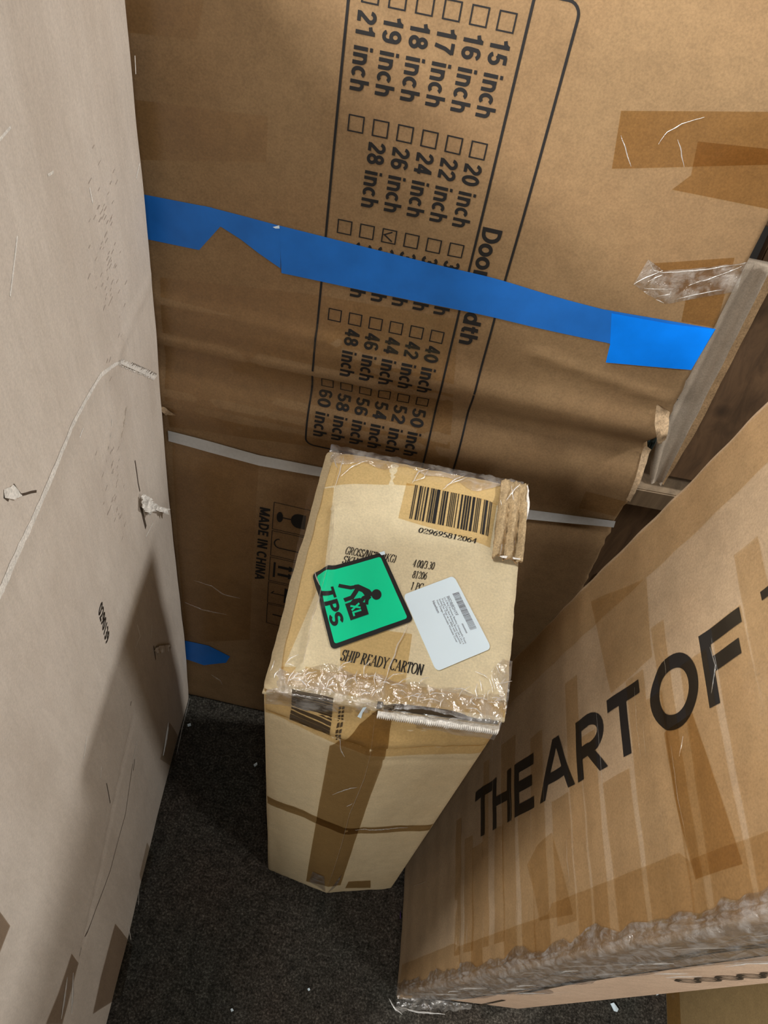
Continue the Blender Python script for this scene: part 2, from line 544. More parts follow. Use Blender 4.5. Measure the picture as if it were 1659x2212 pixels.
def serif(body, start, end, cap, weight=0.14, thin=0.05, keep=None):
    """lettering with thick uprights, thin cross strokes and feet"""
    polys, x = [], 0.0
    for ch in body:
        w, strokes, feet = SERIF[ch]
        vis = keep is None or keep(x)
        if vis:
            for st in strokes:
                for p, q in zip(st[:-1], st[1:]):
                    dx, dy = q[0] - p[0], q[1] - p[1]
                    l = math.hypot(dx, dy) or 1
                    ww = thin + (weight - thin) * (abs(dy) / l) ** 1.5
                    if dx * dy > 0 and l > 0.5 and abs(dx) > 0.1 and ch != '/':
                        ww = thin * 1.3
                    ex, ey = dx / l * 0.012, dy / l * 0.012
                    polys.append(stroke((p[0] + x - ex, p[1] - ey), (q[0] + x + ex, q[1] + ey), ww))
            for fx, fy in feet:
                yy = 0.018 if fy < 0.3 else (0.982 if fy > 0.9 else fy)
                polys.append(stroke((fx + x - 0.13, yy), (fx + x + 0.13, yy), 0.045))
        x += w
    out = []
    for p in polys:
        out.append([(start[0] + (end[0] - start[0]) * px / x + cap[0] * py, start[1] + (end[1] - start[1]) * px / x + cap[1] * py)
                    for px, py in p])
    return out


# a plain bold grotesque: centre lines in a box of cap height 1
GROT = {
    '0': (0.58, [arc(0.28, 0.5, 0.185, 0.405, 0, 360, 24)]),
    '1': (0.58, [[(0.34, 0), (0.34, 1)], [(0.07, 0.735), (0.24, 0.78), (0.34, 0.93)]]),
    '2': (0.58, [arc(0.28, 0.70, 0.185, 0.205, 175, -30, 12) + [(0.13, 0.14)], [(0.05, 0.095), (0.48, 0.095)]]),
    '3': (0.58, [arc(0.27, 0.705, 0.165, 0.20, 155, -90, 12), arc(0.27, 0.30, 0.19, 0.205, 90, -160, 14)]),
    '4': (0.58, [[(0.37, 0), (0.37, 1)], [(0.36, 0.95), (0.09, 0.30)], [(0.03, 0.29), (0.53, 0.29)]]),
    '5': (0.58, [[(0.47, 0.905), (0.15, 0.905)], [(0.17, 0.95), (0.13, 0.46)], arc(0.27, 0.32, 0.19, 0.225, 140, -160, 16)]),
    '6': (0.58, [arc(0.28, 0.315, 0.185, 0.22, 0, 360, 20), arc(0.28, 0.70, 0.185, 0.205, 25, 150, 7) + [(0.095, 0.5), (0.095, 0.32)]]),
    '7': (0.58, [[(0.04, 0.905), (0.51, 0.905)], [(0.46, 0.90), (0.31, 0.56), (0.21, 0.0)]]),
    '8': (0.58, [arc(0.28, 0.72, 0.155, 0.185, 0, 360, 18), arc(0.28, 0.295, 0.19, 0.20, 0, 360, 20)]),
    '9': (0.58, [arc(0.28, 0.685, 0.185, 0.22, 0, 360, 20), [(0.465, 0.68), (0.465, 0.5)] + arc(0.28, 0.30, 0.185, 0.205, 0, -155, 9)]),
    'i': (0.29, [[(0.145, 0), (0.145, 0.735)], [(0.145, 0.85), (0.145, 1.0)]]),
    'n': (0.61, [[(0.14, 0), (0.14, 0.735)], [(0.14, 0.44)] + arc(0.305, 0.46, 0.165, 0.19, 150, 0, 8) + [(0.47, 0)]]),
    'h': (0.61, [[(0.14, 0), (0.14, 1.0)], [(0.14, 0.44)] + arc(0.305, 0.46, 0.165, 0.19, 150, 0, 8) + [(0.47, 0)]]),
    'c': (0.56, [arc(0.29, 0.37, 0.195, 0.28, 48, 312, 18)]),
    'o': (0.60, [arc(0.30, 0.37, 0.205, 0.28, 0, 360, 22)]),
    'd': (0.61, [arc(0.28, 0.37, 0.19, 0.28, 0, 360, 22), [(0.47, 0), (0.47, 1)]]),
    'r': (0.40, [[(0.14, 0), (0.14, 0.735)], [(0.14, 0.42), (0.20, 0.58), (0.38, 0.645)]]),
    't': (0.37, [[(0.18, 0.93), (0.18, 0.17), (0.24, 0.095), (0.35, 0.095)], [(0.03, 0.655), (0.35, 0.655)]]),
    'D': (0.72, [[(0.15, 0), (0.15, 1)], [(0.15, 0.905)] + arc(0.32, 0.5, 0.29, 0.405, 90, -90, 16) + [(0.15, 0.095)]]),
    'W': (0.96, [[(0.08, 1), (0.26, 0)], [(0.26, 0), (0.48, 0.95)], [(0.48, 0.95), (0.70, 0)], [(0.70, 0), (0.88, 1)]]),
    'M': (0.84, [[(0.14, 0), (0.14, 1)], [(0.70, 0), (0.70, 1)], [(0.15, 0.96), (0.42, 0.08)], [(0.69, 0.96), (0.42, 0.08)]]),
    'A': (0.70, [[(0.08, 0), (0.35, 0.96)], [(0.62, 0), (0.35, 0.96)], [(0.19, 0.28), (0.51, 0.28)]]),
    'E': (0.64, [[(0.15, 0), (0.15, 1)], [(0.15, 0.905), (0.57, 0.905)], [(0.15, 0.52), (0.53, 0.52)], [(0.15, 0.095), (0.58, 0.095)]]),
    'C': (0.70, [arc(0.37, 0.5, 0.26, 0.405, 45, 315, 18)]),
    'H': (0.74, [[(0.15, 0), (0.15, 1)], [(0.59, 0), (0.59, 1)], [(0.15, 0.52), (0.59, 0.52)]]),
    'I': (0.30, [[(0.15, 0), (0.15, 1)]]),
    'N': (0.74, [[(0.15, 0), (0.15, 1)], [(0.59, 0), (0.59, 1)], [(0.16, 0.95), (0.58, 0.05)]]),
    'T': (0.62, [[(0.31, 0), (0.31, 1)], [(0.03, 0.905), (0.59, 0.905)]]),
    'P': (0.66, [[(0.15, 0), (0.15, 1)], [(0.15, 0.905)] + arc(0.33, 0.68, 0.22, 0.225, 90, -90, 12) + [(0.15, 0.455)]]),
    'S': (0.64, [arc(0.32, 0.71, 0.20, 0.195, 20, 265, 14) + arc(0.32, 0.30, 0.215, 0.205, 85, -155, 14)]),
    'X': (0.68, [[(0.10, 0), (0.58, 1)], [(0.10, 1), (0.58, 0)]]),
    'L': (0.58, [[(0.15, 0), (0.15, 1)], [(0.15, 0.095), (0.55, 0.095)]]),
    ' ': (0.28, []),
}


def grot(body, start, end, cap, w=0.19):
    polys, x = [], 0.0
    for ch in body:
        cw, strokes = GROT[ch]
        for st in strokes:
            loop = len(st) > 4 and abs(st[0][0] - st[-1][0]) + abs(st[0][1] - st[-1][1]) < 1e-6
            pts = [(px + x, py) for px, py in (st[:-1] if loop else st)]
            polys += path(pts, w, loop)
        x += cw
    return [[(start[0] + (end[0] - start[0]) * px / x + cap[0] * py, start[1] + (end[1] - start[1]) * px / x + cap[1] * py)
             for px, py in p] for p in polys]


def streaks(name, segs, face, parent, eps=0.0012, w=0.0012, mat=None, label=None):
    """thin raised creases of film: little tents along the given runs, most pale to paint highlights"""
    V, F = [], []
    for pts in segs:
        n = len(pts)
        dense = []
        for i in range(n - 1):
            m = max(2, int(math.hypot(pts[i + 1][0] - pts[i][0], pts[i + 1][1] - pts[i][1]) / 0.004))
            for k in range(m):
                t = k / m
                dense.append((pts[i][0] * (1 - t) + pts[i + 1][0] * t, pts[i][1] * (1 - t) + pts[i + 1][1] * t))
        dense.append(pts[-1])
        b0 = len(V)
        m = len(dense)
        for i, (a, b) in enumerate(dense):
            j = min(i, m - 2)
            dx, dy = dense[j + 1][0] - dense[j][0], dense[j + 1][1] - dense[j][1]
            l = math.hypot(dx, dy) or 1
            t = i / (m - 1)
            ww = w * (0.25 + math.sin(math.pi * min(max(t, 0.04), 0.96))) * (0.8 + 0.5 * ns(a, b, 150, 3))
            wob = 0.0012 * ns(a, b, 90, 8)
            nx, ny = -dy / l, dx / l
            V += [face(a + nx * (wob - ww), b + ny * (wob - ww), eps), face(a + nx * wob, b + ny * wob, eps + ww * 1.1),
                  face(a + nx * (wob + ww), b + ny * (wob + ww), eps)]
        for i in range(m - 1):
            q = b0 + i * 3
            F += [(q, q + 1, q + 4, q + 3), (q + 1, q + 2, q + 5, q + 4)]
    o = build(name, V, F, mat or M_STREAK, parent, True, label)
    if len(segs) > 1:
        o['kind'] = 'stuff'
    return o


# ------------------------------------------------------------------ the place: floor and walls
def floor_mat():
    m, nt, b = new_mat('dark_speckled_carpet')
    tc = N(nt, 'ShaderNodeTexCoord')
    t1 = N(nt, 'ShaderNodeTexNoise', i_Scale=260.0, i_Detail=6.0, i_Roughness=0.75)
    t2 = N(nt, 'ShaderNodeTexNoise', i_Scale=60.0, i_Detail=5.0, i_Roughness=0.7)
    t3 = N(nt, 'ShaderNodeTexNoise', i_Scale=6.0, i_Detail=3.0)
    for t in (t1, t2, t3):
        nt.links.new(tc.outputs['Object'], t.inputs['Vector'])
    r1 = ramp(nt, t1.outputs[0], [(0.36, (0.014, 0.013, 0.011)), (0.52, (0.050, 0.046, 0.040)), (0.70, (0.17, 0.16, 0.145))])
    r2 = ramp(nt, t2.outputs[0], [(0.35, (0.55, 0.55, 0.55)), (0.65, (1.3, 1.3, 1.3))])
    c = mix(nt, r1.outputs[0], r2.outputs[0], 1.0, 'MULTIPLY')
    r3 = ramp(nt, t3.outputs[0], [(0.35, (1.08, 0.96, 0.88)), (0.65, (0.92, 0.97, 0.93))])
    c = mix(nt, c, r3.outputs[0], 1.0, 'MULTIPLY')
    nt.links.new(c, b.inputs['Base Color'])
    b.inputs['Roughness'].default_value = 0.95
    b.inputs['Specular IOR Level'].default_value = 0.1
    bp = N(nt, 'ShaderNodeBump', i_Strength=0.9, i_Distance=0.004)
    nt.links.new(t2.outputs[0], bp.inputs['Height'])
    nt.links.new(bp.outputs[0], b.inputs['Normal'])
    return m


fl = build('floor', [(-3, -2.5, 0), (3.5, -2.5, 0), (3.5, 2.2, 0), (-3, 2.2, 0), (-3, -2.5, -0.05), (3.5, -2.5, -0.05), (3.5, 2.2, -0.05), (-3, 2.2, -0.05)],
           [(0, 1, 2, 3), (7, 6, 5, 4), (0, 4, 5, 1), (1, 5, 6, 2), (2, 6, 7, 3), (3, 7, 4, 0)], floor_mat(), None, False)
fl['kind'] = 'structure'
wl = build('wall_back', [(-3, 2.2, 0), (3.5, 2.2, 0), (3.5, 2.3, 0), (-3, 2.3, 0), (-3, 2.2, 2.6), (3.5, 2.2, 2.6), (3.5, 2.3, 2.6), (-3, 2.3, 2.6)],
           [(0, 3, 2, 1), (4, 5, 6, 7), (0, 1, 5, 4), (1, 2, 6, 5), (2, 3, 7, 6), (3, 0, 4, 7)],
           plain('shadowed_wall', (0.06, 0.055, 0.05), 0.8, 0.2, 0.2, 8), None, False)  # wall colour kept dark to paint the shadow behind the boxes
wl['kind'] = 'structure'

# ------------------------------------------------------------------ tall carton at the back
UB = Vector((0, 0.17492, 0.98458))
NB = Vector((0, -0.98458, 0.17492))
PB = Vector((0, 0.57, 0))
R_BACK = root('tall_carton', (0, 0.7, 0), 'tall brown carton banded with blue tape and printed with a door size checklist', 'box')


def disp_back(a, b):
    d = 0.004 * ns(a, b, 3.2, 1.5) + 0.0012 * ns(a, b, 11, 4.0)
    # the crushed belt below the blue tape: two long folds
    k = math.exp(-((b - 0.86) / 0.16) ** 2)
    f1 = 0.885 + 0.02 * (0.10 - a) + 0.012 * ns(a, 0, 5, 2)
    t = b - f1
    d += 0.010 * math.exp(-((t + 0.010) / 0.022) ** 2) * (0.35 + 0.65 * min(1, max(0, (a + 0.2) / 0.4)))
    f2 = 0.822 + 0.03 * a + 0.006 * ns(a, 0, 7, 5)
    t = b - f2
    d -= 0.012 * math.exp(-((t) / 0.020) ** 2) * (0.4 + 0.6 * min(1, max(0, (a + 0.25) / 0.35)))
    d += 0.008 * math.exp(-((b - f2 + 0.055) / 0.035) ** 2)
    d += ridge(a, b, (-0.34, 0.905), (-0.11, 0.900), 0.006, 0.003)
    d += ridge(a, b, (-0.34, 0.848), (-0.05, 0.846), 0.008, 0.004)
    d += ridge(a, b, (0.1310,0.9427), (0.3043,0.9162), 0.006, 0.004)
    # the band pulls the board in
    d -= 0.006 * math.exp(-((b - 0.69) / 0.03) ** 2)
    # bulge of the upper part and the dent below the tape title
    d += 0.012 * math.exp(-((b - 1.12) / 0.16) ** 2) * math.exp(-((a - 0.16) / 0.16) ** 2)
    d -= 0.006 * math.exp(-(((b - 1.02) / 0.05) ** 2 + ((a - 0.06) / 0.06) ** 2))
    d += 0.010 * math.exp(-((b - 0.42) / 0.25) ** 2) * math.exp(-(a / 0.25) ** 2)
    return d


def jag_back(a, b, c):
    # ragged right edge where the board is broken
    k = math.exp(-((a - 0.318) / 0.02) ** 2)
    s = 0.0
    if 0.55 < b < 0.95:
        s = 0.004 * ns(b, 0, 60, 3) + 0.003 * ns(b, 0, 160, 9) - 0.008 * math.exp(-((b - 0.845) / 0.02) ** 2)
    return Vector((s * k, 0, 0))


FB = Face(PB, (1, 0, 0), UB, NB, disp_back)
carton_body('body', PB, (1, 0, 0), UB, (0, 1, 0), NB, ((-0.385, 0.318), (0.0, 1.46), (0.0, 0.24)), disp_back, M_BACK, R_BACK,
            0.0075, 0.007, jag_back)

# printed size table, one inch between the columns
COLS = [0.0115, -0.0138, -0.0392, -0.0646, -0.0900, -0.1154]
ROWS = [1.2705, 1.1575, 1.0475, 0.9355, 0.8330]
HEADS = [['15', '16', '17', '18', '19', '21'], ['20', '22', '24', '26', '28', ''], ['30', '32', '34', '36', '38', ''],
         ['40', '42', '44', '46', '48', ''], ['50', '52', '54', '56', '58', '60']]
tp = []
for r_, hy in enumerate(ROWS):
    for c_, cx in enumerate(COLS):
        s = 0.0076
        tp += path([(cx - s, hy - s), (cx + s, hy - s), (cx + s, hy + s), (cx - s, hy + s)], 0.0014, True)
        if HEADS[r_][c_]:
            y0, y1 = (hy - 0.0145, hy - 0.0835)
            tp += grot(HEADS[r_][c_] + ' inch', (cx - 0.0103, y0 + 0.001), (cx - 0.0103, y1), (0.0185, 0), 0.175)
        if r_ == 2 and c_ == 3:
            tp += path([(cx + 0.003, hy + 0.0055), (cx - 0.0055, hy + 0.001), (cx + 0.004, hy - 0.0055)], 0.0016)
tp += grot('Door Width', (0.0346,1.0834), (0.0389,0.9324), (0.0215, 0), 0.18)
decal('printed_text', tp, FB, M_INK, R_BACK, 0.0005, 0.012)
fp = path(round_rect(-0.1356, 0.7290, 0.0735, 1.2960, 0.012), 0.0026, True)
fp += path([(0.0310, 0.7290), (0.0310, 1.2960)], 0.0026)
decal('printed_frame', fp, FB, M_INK, R_BACK, 0.0005, 0.012)
# lower print: origin line and the row of handling signs
lp = grot('MADE IN CHINA', (-0.1959,0.5893), (-0.1981,0.4222), (0.0165, 0), 0.19)
hs = [0.604, 0.5435, 0.483, 0.4225, 0.362]
for k, h1 in enumerate(hs):
    x0 = -0.1745
    lp += path(rect(x0, h1 - 0.0565, x0 + 0.0565, h1), 0.0011, True)
    cx, cy = x0 + 0.028, h1 - 0.028
    if k == 0:      # wine glass lying on its side
        lp += [arc(x0 + 0.0105, cy, 0.005, 0.011, 0, 360, 16)[:-1]]
        lp += [stroke((x0 + 0.012, cy), (x0 + 0.032, cy), 0.0022)]
        lp += [[(x0 + 0.030, cy)] + arc(x0 + 0.040, cy, 0.012, 0.015, 180, 90, 6) + [(x0 + 0.051, cy + 0.015), (x0 + 0.051, cy - 0.015)] + arc(x0 + 0.040, cy, 0.012, 0.015, 270, 180, 6)]
    elif k == 1:    # hook
        lp += path(arc(x0 + 0.013, cy + 0.002, 0.008, 0.010, 90, 270, 8) + [(x0 + 0.045, cy - 0.008)], 0.0022)
    elif k == 2:    # two arrows over a bar
        lp += [stroke((x0 + 0.008, cy - 0.018), (x0 + 0.008, cy + 0.018), 0.0035)]
        for s in (-0.009, 0.009):
            lp += [stroke((x0 + 0.014, cy + s), (x0 + 0.034, cy + s), 0.006), [(x0 + 0.032, cy + s - 0.007), (x0 + 0.032, cy + s + 0.007), (x0 + 0.045, cy + s)]]
    elif k == 3:    # umbrella
        lp += path([(x0 + 0.010, cy + 0.006), (x0 + 0.006, cy), (x0 + 0.030, cy)], 0.0020)
        lp += [arc(x0 + 0.028, cy, 0.018, 0.020, -90, 90, 10)]
    else:
        lp += [stroke((x0 + 0.01, cy), (x0 + 0.045, cy), 0.003)]
decal('printed_text', lp, FB, M_INK, R_BACK, 0.0005, 0.012)

# worn strips of clear tape on the face
decals('clear_tape', [[(0.1362,1.2195),(0.2691,1.2427),(0.2911,1.1985),(0.1455,1.1677)], [(0.2165,1.2066),(0.2843,1.2121),(0.3110,1.1583),(0.2102,1.1594),(0.2228,1.1758)], [(0.2217,1.0824),(0.3010,1.1040),(0.3176,1.0223),(0.2778,1.0214),(0.2714,1.0492),(0.2248,1.0613)]], FB, M_TAPE, R_BACK, 0.0004, 0.02)
decals('clear_tape', [[(-0.3502,1.2243),(-0.2734,1.2376),(-0.2810,1.2032),(-0.3513,1.1967)], [(-0.3493,1.1356),(-0.2068,1.1469),(-0.2073,1.1001),(-0.3491,1.0744)]], FB, M_TAPE_L, R_BACK, 0.0004, 0.02)
decals('clear_tape', [[(-0.3337,0.9367),(-0.1308,0.9578),(0.0321,0.9642),(0.0659,0.7460),(-0.3338,0.7023)]], FB, M_TAPE_L, R_BACK, 0.0003, 0.02)
decals('clear_tape', [[(0.2570,0.7518),(0.3191,0.7474),(0.3168,0.7122),(0.2595,0.7139)], [(-0.3304,0.6730),(-0.2012,0.6860),(-0.2039,0.2409),(-0.3281,0.1826)]], FB, M_TAPE_L, R_BACK, 0.0004, 0.02)

# blue tape: three runs
decals('blue_tape', [[(-0.3471,1.0369),(-0.2674,1.0380),(-0.2567,1.0192),(-0.2835,0.9835),(-0.3471,0.9836)], [(-0.2770,1.0382),(-0.1881,1.0337),(-0.1854,0.9817),(-0.2115,0.9946),(-0.2338,1.0074),(-0.2567,1.0175),(-0.2708,1.0178)]], FB, M_BLUE, R_BACK, 0.0010, 0.012)
decals('blue_tape', [[(-0.1892,1.0340),(0.1876,1.0184),(0.3181,1.0212),(0.3142,0.9676),(0.2074,0.9771),(-0.0766,0.9762),(-0.1840,0.9761)]], FB, M_BLUE, R_BACK, 0.0013, 0.012)
decals('blue_tape', [[(0.1991,1.0163),(0.2689,1.0169),(0.3171,1.0210),(0.3137,0.9648),(0.2153,0.9513),(0.2116,0.9763)]], FB, M_BLUE_T, R_BACK, 0.0022, 0.012)
decals('blue_tape', [[(-0.3297,0.1894),(-0.2831,0.1911),(-0.2410,0.1715),(-0.2491,0.1470),(-0.2933,0.1214),(-0.3282,0.1292)]], FB, M_BLUE, R_BACK, 0.0012, 0.012)
decal('tape_tag', [[(-0.1966,1.0308),(-0.1892,1.0345),(-0.1885,1.0309),(-0.1933,1.0299)]], FB, M_WHITE, R_BACK, 0.002, 0, 'small white scrap under the blue tape')

# pale strap round the lower third
sp = []
top = [(-0.3361,0.6966),(-0.2763,0.6919),(-0.2012,0.6860),(-0.1059,0.6882),(0.0304,0.6875),(0.1926,0.6907),(0.3162,0.7045)]
bot = [(-0.3357,0.6777),(-0.2766,0.6726),(-0.2007,0.6683),(-0.1044,0.6724),(0.0335,0.6699),(0.1959,0.6737),(0.3184,0.6909)]
for i in range(len(top) - 1):
    sp.append([top[i], bot[i], bot[i + 1], top[i + 1]])
decal('strapping_band', sp, FB, M_STRAP, R_BACK, 0.003, 0.012, 'pale grey strap')


# torn film hanging at the right edge
def patch(name, outline, face, parent, mat, eps, amp, sc, seed, cell=0.005, label=None):
    bm = bmesh.new()
    f = bm.faces.new([bm.verts.new((x, y, 0)) for x, y in outline])
    bmesh.ops.triangulate(bm, faces=[f])
    xs = [p[0] for p in outline]
    ys = [p[1] for p in outline]
    for axis, lo, hi in ((0, min(xs), max(xs)), (1, min(ys), max(ys))):
        k = math.floor(lo / cell) + 1
        while k * cell < hi:
            co, no = ((k * cell, 0, 0), (1, 0, 0)) if axis == 0 else ((0, k * cell, 0), (0, 1, 0))
            bmesh.ops.bisect_plane(bm, geom=bm.verts[:] + bm.edges[:] + bm.faces[:], plane_co=co, plane_no=no, dist=1e-7)
            k += 1
    for v in bm.verts:
        a, b = v.co.x, v.co.y
        h = abs(ns(a, b, sc, seed)) + 0.5 * abs(ns(a, b, sc * 2.3, seed + 4))
        v.co = face(a, b, eps + amp * h)
    V = [v.co.copy() for v in bm.verts]
    bm.verts.index_update()
    F = [tuple(v.index for v in f.verts) for f in bm.faces]
    bm.free()
    return build(name, V, F, mat, parent, True, label)


patch('torn_film', [(0.2141,1.0861),(0.2340,1.0770),(0.2664,1.0853),(0.3146,1.1017),(0.3200,1.0687),(0.2653,1.0449),(0.2529,1.0392),(0.2308,1.0457),(0.2099,1.0551)], FB, R_BACK, M_FILM, 0.001, 0.0035, 60, 2)
streaks('film_crease_glint', [[(0.2145,1.0851),(0.2246,1.0750),(0.2350,1.0745),(0.2675,1.0828),(0.3148,1.1012)], [(0.2099,1.0551),(0.2204,1.0658),(0.2340,1.0770)], [(0.2229,1.0524),(0.2378,1.0547),(0.2529,1.0586)], [(0.2224,1.0607),(0.2299,1.0679),(0.2351,1.0718)],
                        [(0.2673,1.0652),(0.2933,1.0820),(0.3118,1.0969)], [(0.2618,1.0470),(0.2788,1.0566),(0.3048,1.0680)], [(0.2401,1.0421),(0.2500,1.0397)], [(0.2399,1.0466),(0.2521,1.0517),(0.2518,1.0561)]], FB, R_BACK, 0.002, 0.0006)
streaks('film_crease_glint', [[(0.1812,1.1975),(0.1857,1.2092),(0.1954,1.2187),(0.2140,1.2281)], [(0.1436,1.1989),(0.1541,1.1856),(0.1625,1.1729)], [(0.1979,1.2051),(0.2132,1.1816)]], FB, R_BACK, 0.0006, 0.0005)
streaks('film_crease_glint', [[(-0.3050,0.3795),(-0.2725,0.3752),(-0.2521,0.3593),(-0.2233,0.3599)], [(-0.3237,0.3099),(-0.2901,0.2999),(-0.2478,0.3021)], [(-0.2798,0.0943),(-0.2611,0.0816),(-0.2564,0.0667)]], FB, R_BACK, 0.0010, 0.0014, M_FAINT)
# crumpled flap of board at the broken edge
patch('torn_board', [(0.2942,0.9094),(0.3135,0.9021),(0.3222,0.8675),(0.3184,0.8511),(0.3006,0.8842)], FB, R_BACK, M_TORN, 0.001, 0.008, 90, 5)
patch('torn_board', [(0.3082,0.8382),(0.3182,0.8330),(0.3188,0.7518),(0.3126,0.7544)], FB, R_BACK, M_TORN, 0.001, 0.004, 90, 6)
patch('torn_board', [(-0.3400,0.7499),(-0.3189,0.7352),(-0.3344,0.7295)], FB, R_BACK, M_TORN, 0.001, 0.008, 90, 7)

# ------------------------------------------------------------------ pale carton on the left
L0 = Vector((-0.32400, 0.56500, 0.00000))
UL = Vector((-0.00996, 0.15484, 0.98789))
SL = Vector((0.10709, -0.98209, 0.15501))
NL = Vector((0.99420, 0.10734, -0.00680))
R_LEFT = root('pale_carton', (-0.6, 0.2, 0), 'huge pale pinkish carton with a long torn scar, filling the left side', 'box')
CREASE = [(0.1466,0.9318),(0.2024,0.9533),(0.2900,0.9590),(0.3877,0.9487),(0.4587,0.9435),(0.5103,0.9424)]


def disp_left(a, b):
    d = 0.005 * ns(a, b, 2.5, 11.0) + 0.0012 * ns(a, b, 12, 3.0)
    dd = min(seg_dist(a, b, p, q)[0] for p, q in zip(CREASE[:-1], CREASE[1:]))
    d += 0.0018 * math.exp(-(dd / 0.016) ** 2)
    d += ridge(a, b, (0.0114,0.9562), (0.1534,0.9364), 0.005, 0.002)
    d -= ridge(a, b, (0.2773,0.3990), (0.5491,0.3141), 0.004, 0.003)
    d += ridge(a, b, (0.1972,0.8771), (0.2290,0.8520), 0.004, 0.002)
    d += ridge(a, b, (0.1444,0.8676), (0.1674,0.8457), 0.004, 0.003)
    # fine vertical pits where the flutes show through
    return d


FLF = Face(L0, SL, UL, NL, disp_left)
carton_body('body', L0, SL, UL, (-0.985, -0.10, 0.0), NL, ((0.0, 0.90), (0.004, 1.365), (0.0, 0.42)), disp_left, M_LEFT, R_LEFT, 0.009, 0.008)
# pale paper torn along the scar
tearw = [0.0035, 0.005, 0.0065, 0.0085, 0.010, 0.011]
segs = []
for i in range(len(CREASE) - 1):
    p, q = CREASE[i], CREASE[i + 1]
    n_ = 14
    for k in range(n_):
        t0, t1 = k / n_, (k + 1) / n_
        a = [(p[j] * (1 - t) + q[j] * t) for t in (t0, t1) for j in (0, 1)]
        w0 = tearw[i] * (1 - t0) + tearw[i + 1] * t0
        w1 = tearw[i] * (1 - t1) + tearw[i + 1] * t1
        dx, dy = q[0] - p[0], q[1] - p[1]
        l = math.hypot(dx, dy)
        nx, ny = -dy / l, dx / l

        def wob(t, s):
            return 0.5 + 0.22 * ns(t * 9 + i * 9, s, 3.1, 5)
        segs.append([(a[0] + nx * w0 * wob(t0, 1), a[1] + ny * w0 * wob(t0, 1)), (a[0] - nx * w0 * wob(t0, 4), a[1] - ny * w0 * wob(t0, 4)),
                     (a[2] - nx * w1 * wob(t1, 4), a[3] - ny * w1 * wob(t1, 4)), (a[2] + nx * w1 * wob(t1, 1), a[3] + ny * w1 * wob(t1, 1))])
decal('torn_strip', segs, FLF, M_TEAR, R_LEFT, 0.0005, 0.008)
fringe = []
f0, f1 = (0.0825,0.8781), (0.1005,0.8836)
FD = (f1[0] - f0[0], f1[1] - f0[1])
pf, qf = (0.1429,0.9281), (0.0265,0.8241)
for k in range(26):
    t = k / 25
    a, b = pf[0] * (1 - t) + qf[0] * t, pf[1] * (1 - t) + qf[1] * t
    o_ = 0.002 * random.random()
    fringe.append(stroke((a - FD[0] * 0.5, b - FD[1] * 0.5 + o_), (a + FD[0] * 0.5, b + FD[1] * 0.5 + o_), 0.0022))
decal('torn_strip', fringe + path([pf, qf], 0.0035), FLF, M_TEAR, R_LEFT, 0.0006, 0)
dk = []
for k in range(20):
    t = 0.25 + k / 27
    a, b = pf[0] * (1 - t) + qf[0] * t, pf[1] * (1 - t) + qf[1] * t
    dk.append(stroke((a - FD[0] * 0.75, b - FD[1] * 0.75), (a - FD[0] * 0.15, b - FD[1] * 0.15), 0.0013))
dk += [stroke(p, q, 0.0022) for p, q in zip([(0.1293,0.7731),(0.1280,0.7525),(0.1266,0.7312)], [(0.1280,0.7525),(0.1266,0.7312),(0.1235,0.7142)])]
dk += [stroke(p, q, 0.0022) for p, q in zip([(0.4089,0.9976),(0.4061,0.9890),(0.4029,0.9808),(0.3961,0.9753),(0.3874,0.9690)], [(0.4061,0.9890),(0.4029,0.9808),(0.3961,0.9753),(0.3874,0.9690),(0.3802,0.9630)])]
dk += [stroke((0.4245,1.0019), (0.4202,0.9937), 0.005)]
for p, q in zip([(0.3055,0.3271),(0.3632,0.2831),(0.4424,0.2849),(0.4966,0.3040)], [(0.3632,0.2831),(0.4424,0.2849),(0.4966,0.3040),(0.5587,0.3207)]):
    dk.append(stroke(p, q, 0.0014))
dk += [stroke((0.2690,0.4422), (0.2747,0.4394), 0.0016), stroke((0.2966,0.3239), (0.3086,0.3112), 0.0018), stroke((0.3901,0.4436), (0.3932,0.3907), 0.0016),
       stroke((0.1574,0.4167), (0.1577,0.3793), 0.003), stroke((0.1272,0.6898), (0.1178,0.6398), 0.006)]
decal('split_seam', dk, FLF, plain('dark_split', (0.10, 0.075, 0.055), 0.9, 0.1), R_LEFT, 0.0004, 0.012)['kind'] = 'stuff'
# light scratches
sw = []
for seg in ([(-0.0065,1.1850),(-0.0042,1.1692)], [(0.1564,1.1228),(0.1539,1.1071)], [(0.0101,1.0880),(0.0260,1.0784)], [(0.1415,0.8653),(0.1670,0.8420)], [(0.1860,0.8840),(0.1976,0.8677),(0.2155,0.8566)], [(0.2620,0.9333),(0.2738,0.9315)],
            [(0.2020,0.5316),(0.1985,0.4992),(0.2212,0.5035)], [(0.1495,0.4597),(0.1629,0.4429)], [(0.2770,0.3437),(0.3010,0.3327)], [(0.3889,0.4890),(0.4001,0.4805)], [(0.4005,0.5874),(0.4202,0.5697)],
            [(0.4415,0.0383),(0.4449,-0.0232)], [(0.3709,0.0416),(0.3918,-0.0191)], [(0.3079,1.2151),(0.2830,1.2168)], [(0.3430,1.1218),(0.3097,1.1513)], [(0.2363,1.1650),(0.2246,1.1632)], [(0.0876,0.6173),(0.1223,0.6260)]):
    sw += path(seg, 0.0022)
decal('scratch_marks', sw, FLF, M_TEAR, R_LEFT, 0.0003, 0.012, 'pale scratches in the board')['kind'] = 'stuff'
